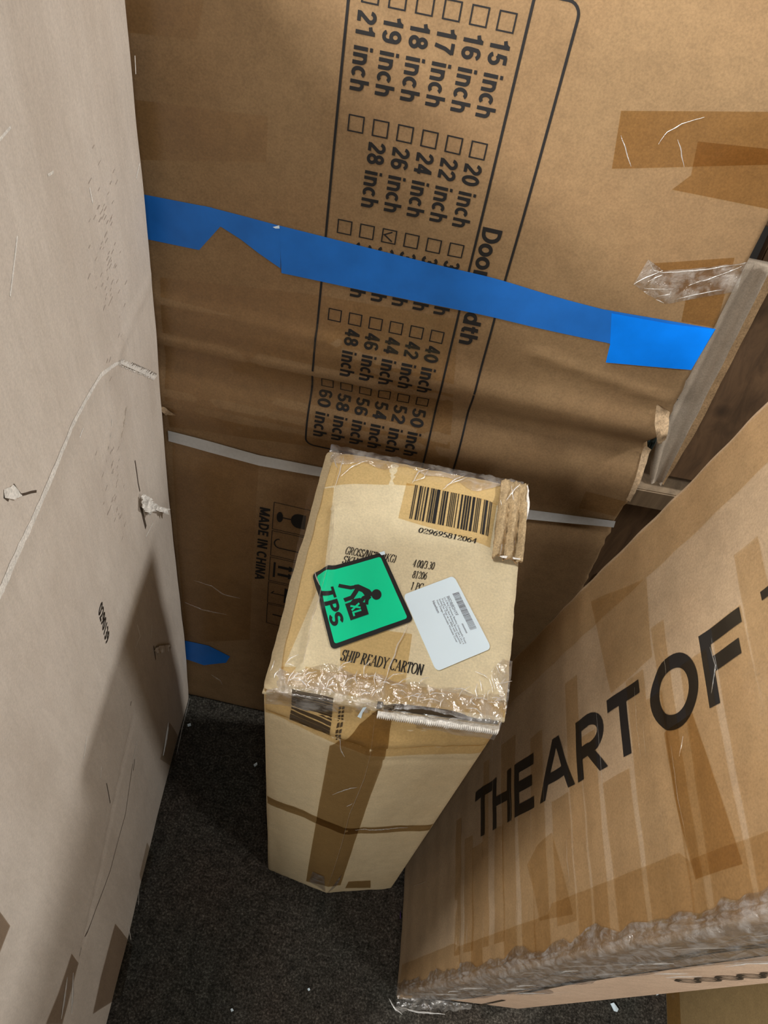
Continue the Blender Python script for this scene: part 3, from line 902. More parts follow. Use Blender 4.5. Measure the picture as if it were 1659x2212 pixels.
# curled piece of liner hanging from the slit
patch('torn_flap', [(0.1327,0.7198),(0.1072,0.6873),(0.0884,0.6554),(0.0419,0.6011),(0.0487,0.5964),(0.0906,0.6484),(0.1152,0.6626),(0.1392,0.7009)], FLF, R_LEFT, M_TEAR, 0.003, 0.014, 110, 3, 0.004)
patch('torn_flap', [(0.1458,0.3999),(0.0872,0.3191),(0.0975,0.3164),(0.1503,0.3849),(0.1639,0.4138)], FLF, R_LEFT, M_LEFT, 0.001, 0.006, 110, 4, 0.004)
patch('torn_flap', [(0.4236,1.0068),(0.4101,0.9988),(0.4073,0.9902),(0.4045,0.9814),(0.4146,0.9872),(0.4267,1.0011)], FLF, R_LEFT, M_TEAR, 0.0005, 0.004, 90, 14, 0.005)
# pits left by crushed flutes
pits = []
p0, p1 = (0.1252,1.0480), (0.1367,1.0461)
PD = (p1[0] - p0[0], p1[1] - p0[1])
rp = random.Random(3)
for k in range(105):
    px_, py_ = rp.gauss(0.13, 0.022), rp.gauss(1.05, 0.05)
    if k > 70:
        px_, py_ = rp.gauss(0.205, 0.018), rp.gauss(0.80, 0.035)
    l = rp.uniform(0.25, 0.75)
    pits.append(stroke((px_, py_), (px_ + PD[0] * l, py_ + PD[1] * l), rp.uniform(0.0006, 0.0013)))
decal('scuff_marks', pits, FLF, plain('scuffed_board', (0.47, 0.40, 0.35), 0.9, 0.1), R_LEFT, 0.0003, 0, 'small dark scuffs')['kind'] = 'stuff'
decal('printed_text', sans('0290139', (0.3076,0.7001), (0.3044,0.6296), (-0.014, 0.004), 0.02, 1.05), FLF, M_INK_SOFT, R_LEFT, 0.0006, 0.012)
# tape near the floor
decals('clear_tape', [[(0.6145,0.6813),(0.6125,0.6236),(0.6442,0.6281)], [(0.4722,0.1543),(0.4461,-0.0577),(0.5159,-0.0673),(0.5853,0.1459),(0.5434,0.1606)], [(0.5682,0.3670),(0.5656,0.3173),(0.6289,0.3090),(0.6440,0.3871),(0.6132,0.3737)]], FLF,
      clear_film('grey_clear_tape', (0.66, 0.60, 0.54), 0.05, 0.2, 0.3, 40), R_LEFT, 0.0008, 0.02)
decals('clear_tape', [[(0.1345,0.1437),(0.0939,0.0173),(0.1345,-0.0371),(0.2029,0.1377)], [(0.3138,0.0529),(0.3006,-0.0452),(0.3645,-0.0452),(0.3672,0.0523)]], FLF, clear_film('glossy_clear_tape', (0.8, 0.76, 0.7), 0.10, 0.12, 0.5, 40), R_LEFT, 0.0008, 0.02)
streaks('film_crease_glint', [[(0.1414,0.1561),(0.1618,0.1435),(0.1879,0.1219)]], FLF, R_LEFT, 0.0012, 0.0026, plain('painted_glint', (0.9, 0.95, 1.0), 0.08, 1.0))  # near-white strip, a glint painted onto the tape
streaks('film_crease_glint', [[(0.5795,0.3323),(0.5979,0.3040),(0.6126,0.2801)], [(0.5901,0.3558),(0.6258,0.3220)], [(0.0032,0.0067),(0.0572,0.0055),(0.1228,-0.0215)]], FLF, R_LEFT, 0.0010, 0.0016)

# ------------------------------------------------------------------ carton in the middle
R_MID = root('shipping_carton', (0.03, 0.43, 0), 'upright brown carton in the middle with a green square label on top', 'box')
ZT = 0.85
P_FL, P_CR, P_FR, P_BR, P_BL = (-0.0845, 0.282), (0.030, 0.264), (0.147, 0.295), (0.1500, 0.591), (-0.0880, 0.586)


def mid_outline(z):
    t = max(0.0, (z - 0.775) / (ZT - 0.775))
    t = t * t * (3 - 2 * t)
    cr = (0.030 - 0.004 * t, 0.264 + 0.022 * t)
    back = 0.030 * (1 - z / ZT)
    return [P_FL, cr, P_FR, (P_BR[0] - back * 0.2, P_BR[1] - back), (P_BL[0] + 0.0, P_BL[1] - back)]


def mid_disp(s, z):
    """dents of the sides; s = 0..1 left front panel, 1..2 right front panel, more = the other sides"""
    d = 0.0022 * ns(s * 0.6, z, 6, 21) + 0.0007 * ns(s, z, 22, 2)
    if s < 2.0:
        d -= 0.003 * math.exp(-((z - 0.785) / 0.006) ** 2)
        d += 0.003 * math.exp(-((z - 0.800) / 0.010) ** 2)
        d -= 0.002 * math.exp(-((z - 0.815) / 0.005) ** 2)
        if s > 1:
            d -= 0.0025 * math.exp(-((z - 0.757 + 0.02 * (s - 1)) / 0.006) ** 2)
        d -= 0.0015 * math.exp(-((z - 0.458) / 0.006) ** 2)
    return d


def mid_point(s, z, eps=0.0):
    o = mid_outline(z)
    k = int(math.floor(s)) % 5
    f = s - math.floor(s)
    p, q = o[k], o[(k + 1) % 5]
    # soft corners
    pos = (p[0] * (1 - f) + q[0] * f, p[1] * (1 - f) + q[1] * f)
    dx, dy = q[0] - p[0], q[1] - p[1]
    l = math.hypot(dx, dy)
    n1 = Vector((dy / l, -dx / l, 0))
    dd = min(f, 1 - f) * l
    rr = 0.007
    inset = 0.0
    nrm = n1
    if dd < rr:
        j = (k - 1) % 5 if f < 0.5 else (k + 1) % 5
        a, b = o[j], o[(j + 1) % 5]
        l2 = math.hypot(b[0] - a[0], b[1] - a[1])
        n2 = Vector(((b[1] - a[1]) / l2, -(b[0] - a[0]) / l2, 0))
        u = 1 - dd / rr
        nrm = (n1 * (1 - u * 0.5) + n2 * u * 0.5).normalized()
        turn = 1 - max(0.0, n1.dot(n2))
        inset = rr * 0.35 * u * u * turn
    return Vector((pos[0], pos[1], z)) + nrm * (mid_disp(s, z) * min(1.0, dd / 0.01) - inset + eps)


V, F = [], []
ss = []
for k in range(5):
    n_ = 22 if k < 2 else 40
    fr = [0, 0.01, 0.025, 0.045] + [0.07 + 0.86 * i / n_ for i in range(n_ + 1)] + [0.955, 0.975, 0.99]
    ss += [k + f for f in fr]
zs = [0.0, 0.004] + [0.01 + (0.838 - 0.01) * i / 130 for i in range(131)] + [0.841, 0.8435]
for z in zs:
    for s in ss:
        V.append(mid_point(s, z))
n_ = len(ss)
for j in range(len(zs) - 1):
    for i in range(n_):
        F.append((j * n_ + i, j * n_ + (i + 1) % n_, (j + 1) * n_ + (i + 1) % n_, (j + 1) * n_ + i))
F.append(tuple(range(n_ - 1, -1, -1)))
F.append(tuple((len(zs) - 1) * n_ + i for i in range(n_)))
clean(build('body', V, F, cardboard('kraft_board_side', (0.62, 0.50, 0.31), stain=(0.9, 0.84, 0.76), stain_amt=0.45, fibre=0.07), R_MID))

TOPQ = quad_map(P_FL, (0.1490, 0.2985), P_BL, P_BR)
RIDGE_L = [(-0.0615,0.5004),(-0.0550,0.4607),(-0.0519,0.4050),(-0.0540,0.3549),(-0.0513,0.3095)]


def disp_top(x, y):
    d = 0.0012 * ns(x, y, 10, 31) + 0.0005 * ns(x, y, 40, 6)
    dm = 9
    for p, q in zip(RIDGE_L[:-1], RIDGE_L[1:]):
        dd, t, s = seg_dist(x, y, p, q)
        dm = min(dm, dd)
    d += 0.0055 * math.exp(-(dm / 0.0050) ** 2)
    left = -0.0845 - 0.0035 * (y - 0.28) / 0.3
    e = x - left
    if e < 0.045:
        u = 1 - max(e, 0) / 0.045
        d -= 0.011 * u * u
    # front and back edges roll down a little
    f = y - 0.288
    if f < 0.03:
        u = 1 - max(f, 0) / 0.03
        d -= 0.004 * u * u * (1 - 0.4 * (x > 0.03))
    g = 0.588 - y
    if g < 0.02:
        d -= 0.003 * (1 - max(g, 0) / 0.02) ** 2
    d += ridge(x, y, (-0.0068,0.5767), (0.0029,0.4724), 0.006, 0.0012)
    d -= 0.010 * math.exp(-(((x - 0.132) / 0.02) ** 2 + ((y - 0.53) / 0.05) ** 2))
    return d


FT = Face((0, 0, ZT), (1, 0, 0), (0, 1, 0), (0, 0, 1), disp_top)
V, F, vid = [], [], {}
NU, NV = 64, 80
for lay_, dz in ((0, 0.0), (1, -0.0045)):
    for j in range(NV + 1):
        for i in range(NU + 1):
            s, t = i / NU, j / NV
            x, y = TOPQ(s, t)
            # edges of the flap are a little ragged
            if i in (0, NU):
                x += 0.0016 * ns(y, 0, 60, 4 + i)
            if j in (0, NV):
                y += 0.0016 * ns(x, 0, 70, 9 + j)
            V.append(FT(x, y, dz - (0.0010 if (i in (0, NU) or j in (0, NV)) and not lay_ else 0)))
M1 = (NU + 1) * (NV + 1)
for j in range(NV):
    for i in range(NU):
        a = j * (NU + 1) + i
        F.append((a, a + 1, a + NU + 2, a + NU + 1))
        F.append((M1 + a, M1 + a + NU + 1, M1 + a + NU + 2, M1 + a + 1))
for i in range(NU):
    for a in (i, NV * (NU + 1) + i):
        F.append((a, a + 1, M1 + a + 1, M1 + a))
for j in range(NV):
    for a in (j * (NU + 1), j * (NU + 1) + NU):
        F.append((a, a + NU + 1, M1 + a + NU + 1, M1 + a))
clean(build('top_flap', V, F, M_CENT, R_MID), 1e-6, 1.0)

# raw corrugated edge under the right half of the flap, and a dark sheet painting the shade in its gap
V, F = [], []
for i in range(121):
    t = i / 120
    x = 0.028 + (0.146 - 0.028) * t
    y = 0.2852 + (0.2945 - 0.2852) * t
    o_ = 0.0018 * (1 if (i % 2) else -0.4) + 0.001 * ns(t, 0, 20, 2)
    zt = 0.8425 + 0.001 * ns(t, 0, 12, 5)
    V += [(x, y - 0.0035 - o_, zt - 0.010), (x, y - 0.0050 - o_, zt - 0.002), (x, y - 0.0030 - o_ * 0.4, zt), (x, y + 0.003, zt - 0.0005)]
for i in range(120):
    for k in range(3):
        F.append((i * 4 + k, (i + 1) * 4 + k, (i + 1) * 4 + k + 1, i * 4 + k + 1))
build('corrugated_edge', V, F, M_TEAR, R_MID, False, 'raw pale corrugated edge under the flap')
V, F = [], []
for i in range(61):
    t = i / 60
    x = 0.026 + (0.143 - 0.026) * t
    y = 0.2860 + (0.2960 - 0.2860) * t
    g = 0.0042 * math.sin(math.pi * min(1, t * 1.15)) + 0.0006
    V += [(x, y - 0.0006, ZT - 0.0052), (x, y - 0.0008, ZT - 0.0052 + g), (x, y + 0.006, ZT - 0.0030 + g * 0.4)]
for i in range(60):
    for k in range(2):
        F.append((i * 3 + k, (i + 1) * 3 + k, (i + 1) * 3 + k + 1, i * 3 + k + 1))
build('flap_gap_shade', V, F, plain('gap_shade', (0.05, 0.035, 0.02), 0.9, 0.1), R_MID)  # shade under the flap, put in as dark colour

# crushed corner at the back right: bent strips of board standing up
tq = quad_map((0.1193,0.4802), (0.1521,0.4780), (0.1205,0.5898), (0.1517,0.5897))
V, F = [], []
NW, NH = 22, 34
for lay_ in (0, 1):
    for j in range(NH + 1):
        for i in range(NW + 1):
            s, t = i / NW, j / NH
            x, y = tq(s + 0.02 * ns(t, s, 14, 2), t)
            y += (0.006 * ns(s, 0, 9, 7)) * (1 if t < 0.1 else 0.4)
            h = 0.006 + 0.010 * abs(math.sin(s * 8.2 + 0.5 * ns(t, 0, 5, 3))) * (0.35 + 0.65 * math.sin(math.pi * min(1, 0.15 + t))) + 0.003 * ns(s, t, 12, 9)
            V.append((x, y, ZT + h - 0.003 - 0.0025 * lay_))
M1 = (NW + 1) * (NH + 1)
fm = []
for j in range(NH):
    for i in range(NW):
        a = j * (NW + 1) + i
        F.append((a, a + 1, a + NW + 2, a + NW + 1))
        fm.append(0)
        F.append((M1 + a, M1 + a + NW + 1, M1 + a + NW + 2, M1 + a + 1))
        fm.append(1)
for i in range(NW):
    for a in (i, NH * (NW + 1) + i):
        F.append((a, a + 1, M1 + a + 1, M1 + a))
        fm.append(1)
for j in range(NH):
    for a in (j * (NW + 1), j * (NW + 1) + NW):
        F.append((a, a + NW + 1, M1 + a + NW + 1, M1 + a))
        fm.append(1)
build('crushed_corner', V, F, None, R_MID, True, 'crushed and split corner of board', [cardboard('crushed_kraft', (0.50, 0.37, 0.21), fibre=0.2), M_CORR], fm)

# bands of clear tape over the top
decals('clear_tape', [[(-0.0900,0.5843),(0.1506,0.5894),(0.1494,0.5571),(0.0265,0.5575),(-0.0852,0.5309)], [(-0.0964,0.5279),(-0.0682,0.5320),(-0.0543,0.4159),(-0.0699,0.3053),(-0.0815,0.3026)]], FT, M_TAPE_O, R_MID, 0.0004, 0.012)
decals('clear_tape', [[(0.0117,0.5577),(0.1193,0.5580),(0.1169,0.4951),(0.0103,0.5061)], [(-0.0256,0.3617),(0.0473,0.3683),(0.0489,0.3128),(-0.0143,0.3082)]], FT, M_TAPE_O, R_MID, 0.0005, 0.012)
decals('clear_tape', [[(-0.0828,0.3072),(0.0510,0.3142),(0.1495,0.3160),(0.1483,0.3015),(0.0319,0.2921),(-0.0841,0.2899)]], FT, M_TAPE_O, R_MID, 0.0006, 0.012)

# print on top
L2 = (0.0134,0.5069)
UPC = '029695812064'
LC = ['0001101', '0011001', '0010011', '0111101', '0100011', '0110001', '0101111', '0111011', '0110111', '0001011']
bits = '101' + ''.join(LC[int(c)] for c in UPC[:6]) + '01010' + ''.join(''.join('1' if b == '0' else '0' for b in LC[int(c)]) for c in UPC[6:]) + '101'
bq = quad_map((0.0226,0.5086), (0.1130,0.5094), (0.0221,0.5577), (0.1133,0.5578))
bars = []
i = 0
while i < len(bits):
    if bits[i] == '1':
        j = i
        while j < len(bits) and bits[j] == '1':
            j += 1
        s0, s1 = i / len(bits), j / len(bits)
        bars.append([bq(s0, 0), bq(s1, 0), bq(s1, 1), bq(s0, 1)])
        i = j
    else:
        i += 1
decal('printed_barcode', bars, FT, M_INK, R_MID, 0.0008, 0.012)
tt = serif('029695812064', (0.0345,0.4930), (0.1002,0.4946), (0.0012, 0.0068), 0.13)
tt += serif('GROSS/NET W(KG)', (-0.0385,0.4453), (0.0164,0.4477), (0.0012, 0.0098), 0.13)
tt += serif('SKU #', (-0.0390,0.4332), (-0.0172,0.4345), (0.0012, 0.0098), 0.13)
tt += serif('4.00/3.30', (0.0351,0.4476), (0.0583,0.4491), (0.0012, 0.0098), 0.13)
tt += serif('81206', (0.0368,0.4338), (0.0521,0.4352), (0.0012, 0.0094), 0.13)
tt += serif('1 PC', (0.0370,0.4193), (0.0498,0.4202), (0.0012, 0.0096), 0.13)
tt += serif('SHIP READY CARTON', (-0.0181,0.3237), (0.0635,0.3259), (0.0012, 0.0118), 0.16)
decal('printed_text', tt, FT, M_INK, R_MID, 0.0008, 0.012)

# green square label
GL = quad_map((-0.0668,0.4140), (-0.0282,0.3319), (0.0010,0.4571), (0.0465,0.3831))
lab = [GL(s, t) for s, t in round_rect(0, 0, 1, 1, 0.06)]
# a bite where the left edge is creased over the ridge
g_lab = decal('green_label', [lab], FT, M_LBLACK, R_MID, 0.0016, 0.004, 'green square label with a black rim and a lifting figure')
gi = [GL(s, t) for s, t in round_rect(0.055, 0.050, 0.945, 0.945, 0.03)]
decal('label_field', [gi], FT, M_GREEN, g_lab, 0.0019, 0.004)
z4 = []
art = grot('TPS', (-0.0541,0.3954), (-0.0334,0.3561), (0.0121,0.0075), 0.20)
hd = (0.0039,0.4036)
art += [[(hd[0] + 0.0052 * math.cos(2 * math.pi * k / 20), hd[1] + 0.0062 * math.sin(2 * math.pi * k / 20)) for k in range(20)]]
art += [[(-0.0041,0.4076),(-0.0011,0.4049),(-0.0008,0.4005),(-0.0062,0.3980),(-0.0110,0.4025),(-0.0182,0.4041),(-0.0212,0.4068),(-0.0207,0.4092),(-0.0166,0.4108)]]
art += path([(-0.0179,0.4076),(-0.0238,0.4050),(-0.0346,0.4047),(-0.0365,0.4048)], 0.0042)
art += path([(-0.0162,0.4063),(-0.0189,0.3978),(-0.0201,0.3941),(-0.0274,0.3890)], 0.0046)
art += path([(-0.0029,0.4011),(-0.0084,0.3964),(-0.0103,0.3915)], 0.0040)
art += path([(-0.0022,0.4001),(-0.0047,0.3951),(-0.0041,0.3896)], 0.0036)
art += [[(-0.0256,0.3850),(-0.0205,0.3885),(-0.0188,0.3922),(-0.0116,0.3956),(-0.0088,0.3913),(-0.0055,0.3915),(0.0003,0.3792),(-0.0163,0.3677)]]
decal('printed_figure', art, FT, M_LBLACK, g_lab, 0.0023, 0.004)
xl = grot('XL', (-0.0202,0.3847), (-0.0143,0.3724), (0.0082,0.0053), 0.2)
decal('printed_text', xl, FT, M_GREEN, g_lab, 0.0027, 0.004)
decal('label_tab', [[(-0.0027,0.4549),(0.0028,0.4582),(0.0045,0.4543),(0.0008,0.4522)]], FT, M_WHITE, g_lab, 0.0028, 0, 'white backing at the peeled corner')

# white address label
WL = quad_map((0.0310,0.4105), (0.0769,0.3329), (0.0808,0.4470), (0.1289,0.3705))
w_lab = decal('white_label', [[WL(s, t) for s, t in round_rect(0, 0, 1, 1, 0.07)]], FT, M_WHITE, R_MID, 0.0013, 0.004, 'small white barcode sticker')
rb = random.Random(5)
wb = quad_map((0.0819,0.4240), (0.1052,0.3857), (0.0884,0.4279), (0.1116,0.3894))
bl, x = [], 0.0
while x < 1:
    w = rb.choice([0.006, 0.006, 0.012])
    bl.append([wb(x, 0), wb(min(1, x + w), 0), wb(min(1, x + w), 1), wb(x, 1)])
    x += w + rb.choice([0.007, 0.010, 0.016])
decal('printed_barcode', bl, FT, M_GREYINK, w_lab, 0.0016, 0.004)
wt = sans('B0DBJB2HYF', (0.0763,0.4192), (0.0886,0.3987), (0.0028,0.0018), 0.0)
ln = [('La-Z-Boy Premium Bentley Orthopedic Foam', 960, 1292, 1005, 1394), ('X-Large Dog Bed Bolsters Brown (44 x 34 x 9', 955, 1294, 1000, 1396),
      ('Inches) for Dogs up to 80lbs with Supportive', 950, 1296, 993, 1395), ('Foam Design, Removable Washable Cover', 945, 1298, 986, 1392)]
for s_, xa, ya, xb, yb in ln:
    k = len(s_) / 42
    p, q = (0.0745,0.4176), (0.1023,0.3685)
    pass
wt += sans(ln[0][0], (0.0737,0.4175), (0.1017,0.3695), (0.0016,0.0012), 0.0)
wt += sans(ln[1][0], (0.0712,0.4157), (0.0993,0.3678), (0.0016,0.0012), 0.0)
wt += sans(ln[2][0], (0.0688,0.4140), (0.0966,0.3677), (0.0016,0.0012), 0.0)
wt += sans(ln[3][0], (0.0663,0.4122), (0.0927,0.3684), (0.0016,0.0012), 0.0)
wt += sans('NewItem', (0.0621,0.4101), (0.0697,0.3975), (0.0022,0.0017), 0.01)
wt += sans('00000000', (0.0954,0.3910), (0.1014,0.3811), (0.0014,0.0009), 0.0)
decal('printed_text', wt, FT, M_GREYINK, w_lab, 0.0016, 0.006)


# front panels: tape, worn barcode
class Side:
    def __call__(self, s, z, eps=0.0):
        return mid_point(s, z, eps)


FS = Side()


def side_strip(name, pts_l, pts_r, mat, eps, label=None):
    """a run of tape given by its left and right borders in (s, z)"""
    polys = []
    for i in range(len(pts_l) - 1):
        polys.append([pts_l[i], pts_r[i], pts_r[i + 1], pts_l[i + 1]])
    return decal(name, polys, FS, mat, R_MID, eps, (0.07, 0.004), label)


# one strip runs down over the bent corner between the two front panels
side_strip('packing_tape', [(0.6455,0.7676), (0.6391,0.5469), (0.6465,0.0336)], [(1.1370,0.8707), (1.1364,0.6302), (1.1666,0.0786)], M_TAPE_D, 0.0010, 'brown packing tape')
side_strip('packing_tape', [(0.02, 0.482), (0.02, 0.447)], [(1.98, 0.470), (1.98, 0.438)], M_TAPE_D, 0.0006)
side_strip('packing_tape', [(0.015, 0.843), (0.015, 0.782)], [(1.985, 0.838), (1.985, 0.766)], M_TAPE_O, 0.0008)
decals('packing_tape', [[(1.2643,0.1026), (1.5859,0.0972), (1.6473,0.0243), (1.2582,0.0382)]], FS, M_TAPE_D, R_MID, 0.0009, (0.07, 0.004))
decals('clear_tape', [[(0.7198,0.1440), (0.9001,0.1304), (0.98, 0.012), (0.6966,0.0455)], [(1.02, 0.02), (1.1341,0.1885), (1.1186,0.0814), (1.02, 0.005)]], FS, M_FILM_G, R_MID, 0.0014, (0.07, 0.004))
bb = quad_map((0.2595,0.7901), (0.6354,0.7857), (0.2601,0.8574), (0.6185,0.8519))
rb = random.Random(9)
wbars, t = [], 0.0
while t < 1:
    w = rb.choice([0.03, 0.05, 0.07])
    wbars.append([bb(0, t), bb(1, t), bb(1, min(1, t + w)), bb(0, min(1, t + w))])
    t += w + rb.choice([0.010, 0.014, 0.022])
decal('printed_barcode', wbars, FS, plain('brown_black_ink', (0.055, 0.04, 0.028), 0.5, 0.3), R_MID, 0.0006, (0.07, 0.004))
nb = quad_map((0.6818,0.7806), (0.7395,0.7852), (0.6749,0.8394), (0.7307,0.8411))
nt_ = []
for k in range(9):
    t0 = k / 9
    for s0 in (0.05, 0.55):
        nt_.append([nb(s0, t0), nb(s0 + 0.38, t0 + 0.01), nb(s0 + 0.36, t0 + 0.085), nb(s0 + 0.02, t0 + 0.075)])
decal('printed_text', nt_, FS, plain('brown_black_small_ink', (0.07, 0.05, 0.032), 0.5, 0.3), R_MID, 0.0006, (0.07, 0.004))

# crumpled clear film along the front and back edges of the top
def film_edge(name, fn, nu, nv, mat, parent, amp, sc, seed, hf=None):
    V, F = [], []
    for j in range(nv + 1):
        for i in range(nu + 1):
            p, nrm = fn(i / nu, j / nv)
            h = abs(ns(p.x + p.z, p.y + p.z * 0.7, sc, seed)) + 0.5 * abs(ns(p.x, p.y + p.z, sc * 2.2, seed + 3))
            if hf:
                h = hf(i / nu, j / nv)
            edge = min(1.0, 4 * min(j / nv, 1 - j / nv) + 0.15)
            V.append(p + nrm * (0.0012 + amp * h * edge))
    for j in range(nv):
        for i in range(nu):
            a = j * (nu + 1) + i
            F.append((a, a + 1, a + nu + 2, a + nu + 1))
    return build(name, V, F, mat, parent)


def fe_front(u, v):
    # from 35 mm behind the front edge, over it and 30 mm down the panels
    x = -0.080 + u * 0.226
    yf = 0.2845 + (x + 0.0845) * 0.055
    w = (0.026 + 0.012 * ns(u, 0, 7, 3)) * v / 0.6
    if v < 0.6:
        y = yf + 0.030 * (1 - v / 0.6) * (0.8 + 0.5 * ns(u, 1, 6, 8))
        return FT(x, y), Vector((0, 0, 1))
    k = (v - 0.6) / 0.4
    return Vector((x, yf - 0.003 - 0.004 * k, ZT - 0.004 - (0.026 + 0.014 * ns(u, 0, 5, 1)) * k)), Vector((0, -1, 0.3))


film_edge('crumpled_film', fe_front, 150, 40, M_FILM, R_MID, 0.0035, 70, 4)


def fe_corner(u, v):
    x, y = quad_map((0.1306,0.3462), (0.1492,0.3026), (0.1411,0.3614), (0.1511,0.3611))(u, v)
    return FT(x, y), Vector((0, 0, 1))


film_edge('crumpled_film', fe_corner, 18, 18, M_FILM, R_MID, 0.005, 90, 6)


def fe_back(u, v):
    x = -0.085 + u * 0.233
    yb = 0.586 + (x + 0.088) * 0.021
    if v < 0.5:
        return FT(x, yb - 0.020 * (1 - v * 2) * (0.7 + ns(u, 0, 6, 5))), Vector((0, 0, 1))
    return Vector((x, yb + 0.004, ZT - 0.002 - 0.03 * (v - 0.5) * 2)), Vector((0, 1, 0.2))


film_edge('crumpled_film', fe_back, 90, 14, M_FILM, R_MID, 0.004, 80, 14)
streaks('film_crease_glint', [[(-0.0675,0.5288),(-0.0663,0.5534),(-0.0670,0.5782)], [(-0.0697,0.5595),(-0.0786,0.5750)], [(-0.0643,0.5469),(-0.0541,0.5638),(-0.0374,0.5770)], [(0.0182,0.5580),(0.0235,0.5778),(0.0350,0.5867)], [(0.0178,0.5607),(0.0303,0.5690),(0.0337,0.5842)], [(0.0538,0.5578),(0.0676,0.5791),(0.0777,0.5882)],
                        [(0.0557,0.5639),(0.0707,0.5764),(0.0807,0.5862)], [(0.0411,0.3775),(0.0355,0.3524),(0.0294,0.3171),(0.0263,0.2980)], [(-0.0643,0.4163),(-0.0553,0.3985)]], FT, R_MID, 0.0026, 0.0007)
streaks('film_crease_glint', [[(0.1261,0.4800),(0.1308,0.5178),(0.1212,0.5551)], [(0.1410,0.4887),(0.1409,0.5401),(0.1314,0.5786)], [(0.1276,0.5568),(0.1346,0.5725),(0.1422,0.5829)]], FT, R_MID, 0.014, 0.0009)
streaks('film_crease_glint', [RIDGE_L], FT, R_MID, 0.0008, 0.0011, M_FAINT)  # pale line painted as the highlight along the ridge
streaks('torn_edge', [[(0.1503,0.4818),(0.1496,0.5226),(0.1533,0.5568),(0.1508,0.5866)], [(0.1260,0.4806),(0.1390,0.4808),(0.1493,0.4809)]], FT, R_MID, 0.010, 0.0022, M_TEAR, 'pale torn rim of the crushed corner')
rs = random.Random(11)
sg = []
for k in range(46):
    x = rs.uniform(-0.078, 0.140)
    y = 0.287 + (x + 0.0845) * 0.055 + rs.uniform(0.0, 0.022)
    a = rs.uniform(-0.6, 0.6) + (1.2 if rs.random() < 0.5 else 0.2)
    l = rs.uniform(0.006, 0.020)
    sg.append([(x, y), (x + l * 0.5 * math.cos(a + 0.3), y + l * 0.5 * math.sin(a + 0.3)), (x + l * math.cos(a), y + l * math.sin(a))])
streaks('film_crease_glint', sg, FT, R_MID, 0.004, 0.0006)
sg = []
for k in range(14):
    x = rs.uniform(0.118, 0.143)
    y = rs.uniform(0.305, 0.345)
    a = rs.uniform(0, 3)
    l = rs.uniform(0.006, 0.018)
    sg.append([(x, y), (x + l * math.cos(a), y + l * math.sin(a))])
streaks('film_crease_glint', sg, FT, R_MID, 0.004, 0.0006)
streaks('film_crease_glint', [[(1.0, 0.84), (1.02, 0.70), (0.985, 0.55), (1.0, 0.40), (1.0, 0.2), (0.98, 0.05)]], FS, R_MID, 0.0016, 0.0009)
streaks('film_crease_glint', [[(0.70, 0.80), (0.76, 0.765), (0.80, 0.752)], [(0.76, 0.60), (0.86, 0.635), (0.98, 0.665)], [(0.93, 0.575), (0.985, 0.60)],
                        [(1.10, 0.472), (1.45, 0.462), (1.7, 0.462)]], FS, R_MID, 0.0016, 0.0010)
decal('tape_tag', [[(0.8490,0.8306), (0.8836,0.8473), (0.9136,0.8497), (0.8887,0.8368), (0.8836,0.8286)]], FS, M_WHITE, R_MID, 0.003, 0, 'tiny white scrap stuck to the front')

# ------------------------------------------------------------------ lettered carton on the right
A0 = Vector((0.18067, 0.14460, 0.00000))
UA = Vector((0.14731, 0.01179, 0.98902))
VA = Vector((-0.07975, 0.99682, 0.00000))
NA = Vector((-0.98587, -0.07887, 0.14778))
FAH = Vector((0.9968, 0.0797, 0.0))
R_ART = root('lettered_carton', (A0.x + 0.12, A0.y + 0.18, 0), 'brown carton on the right printed THE ART OF in big black capitals', 'box')
FOLD = [(0.3252,0.8840),(0.2577,0.8800),(0.2069,0.8779),(0.1505,0.8779),(0.0940,0.8806),(0.0527,0.8875),(0.0035,0.8910)]


def disp_art(a, b):
    d = 0.005 * ns(a, b, 3.0, 41.0) + 0.0010 * ns(a, b * 0.3, 26, 5.0)
    dd = min(seg_dist(a, b, p, q)[0] for p, q in zip(FOLD[:-1], FOLD[1:]))
    d -= 0.0030 * math.exp(-(dd / 0.010) ** 2) * min(1, max(0, (0.27 - a) / 0.1))
    d -= ridge(a, b, (0.0881,0.3001), (-0.0113,0.3246), 0.003, 0.004)
    d += 0.004 * math.exp(-((a - 0.2) / 0.15) ** 2)
    d += 0.001 * math.sin(b * 95 + 3 * ns(b, 0, 7, 3)) * 0.6
    return d


def jag_art(a, b, c):
    k = math.exp(-(a / 0.03) ** 2) * math.exp(-(c / 0.04) ** 2)
    return Vector((0, (0.008 * ns(b, c, 14, 3)) * k, 0)) - Vector((0, 0.012 * math.exp(-(b / 0.05) ** 2) * k, 0))


FA = Face(A0, VA, UA, NA, disp_art)
carton_body('body', A0, VA, UA, FAH, NA, ((-0.012, 0.394), (0.004, 1.30), (0.0, 0.21)), disp_art, M_ART, R_ART, 0.0075, 0.008, jag_art)

# big capitals; they read upwards along the carton, tops towards the back
BASE, CAPH = 0.1560, 0.0690
LET = []


def lq(h0, h1):
    b0, b1 = 0.1600 - 0.0075 * (h0 - 0.4) / 0.55, 0.1600 - 0.0075 * (h1 - 0.4) / 0.55
    return quad_map((b0, h0), (b1, h1), (b0 + CAPH, h0), (b1 + CAPH, h1))


def letter(h0, h1, strokes):
    f = lq(h0, h1)
    W_ = (h1 - h0) / CAPH
    for st in strokes:
        pts = [(x, y) for x, y in st]
        LET.append([f(x / W_, y) for x, y in pts])


w_ = 0.205


def bar(x0, y0, x1, y1):
    return [(x0, y0), (x1, y0), (x1, y1), (x0, y1)]


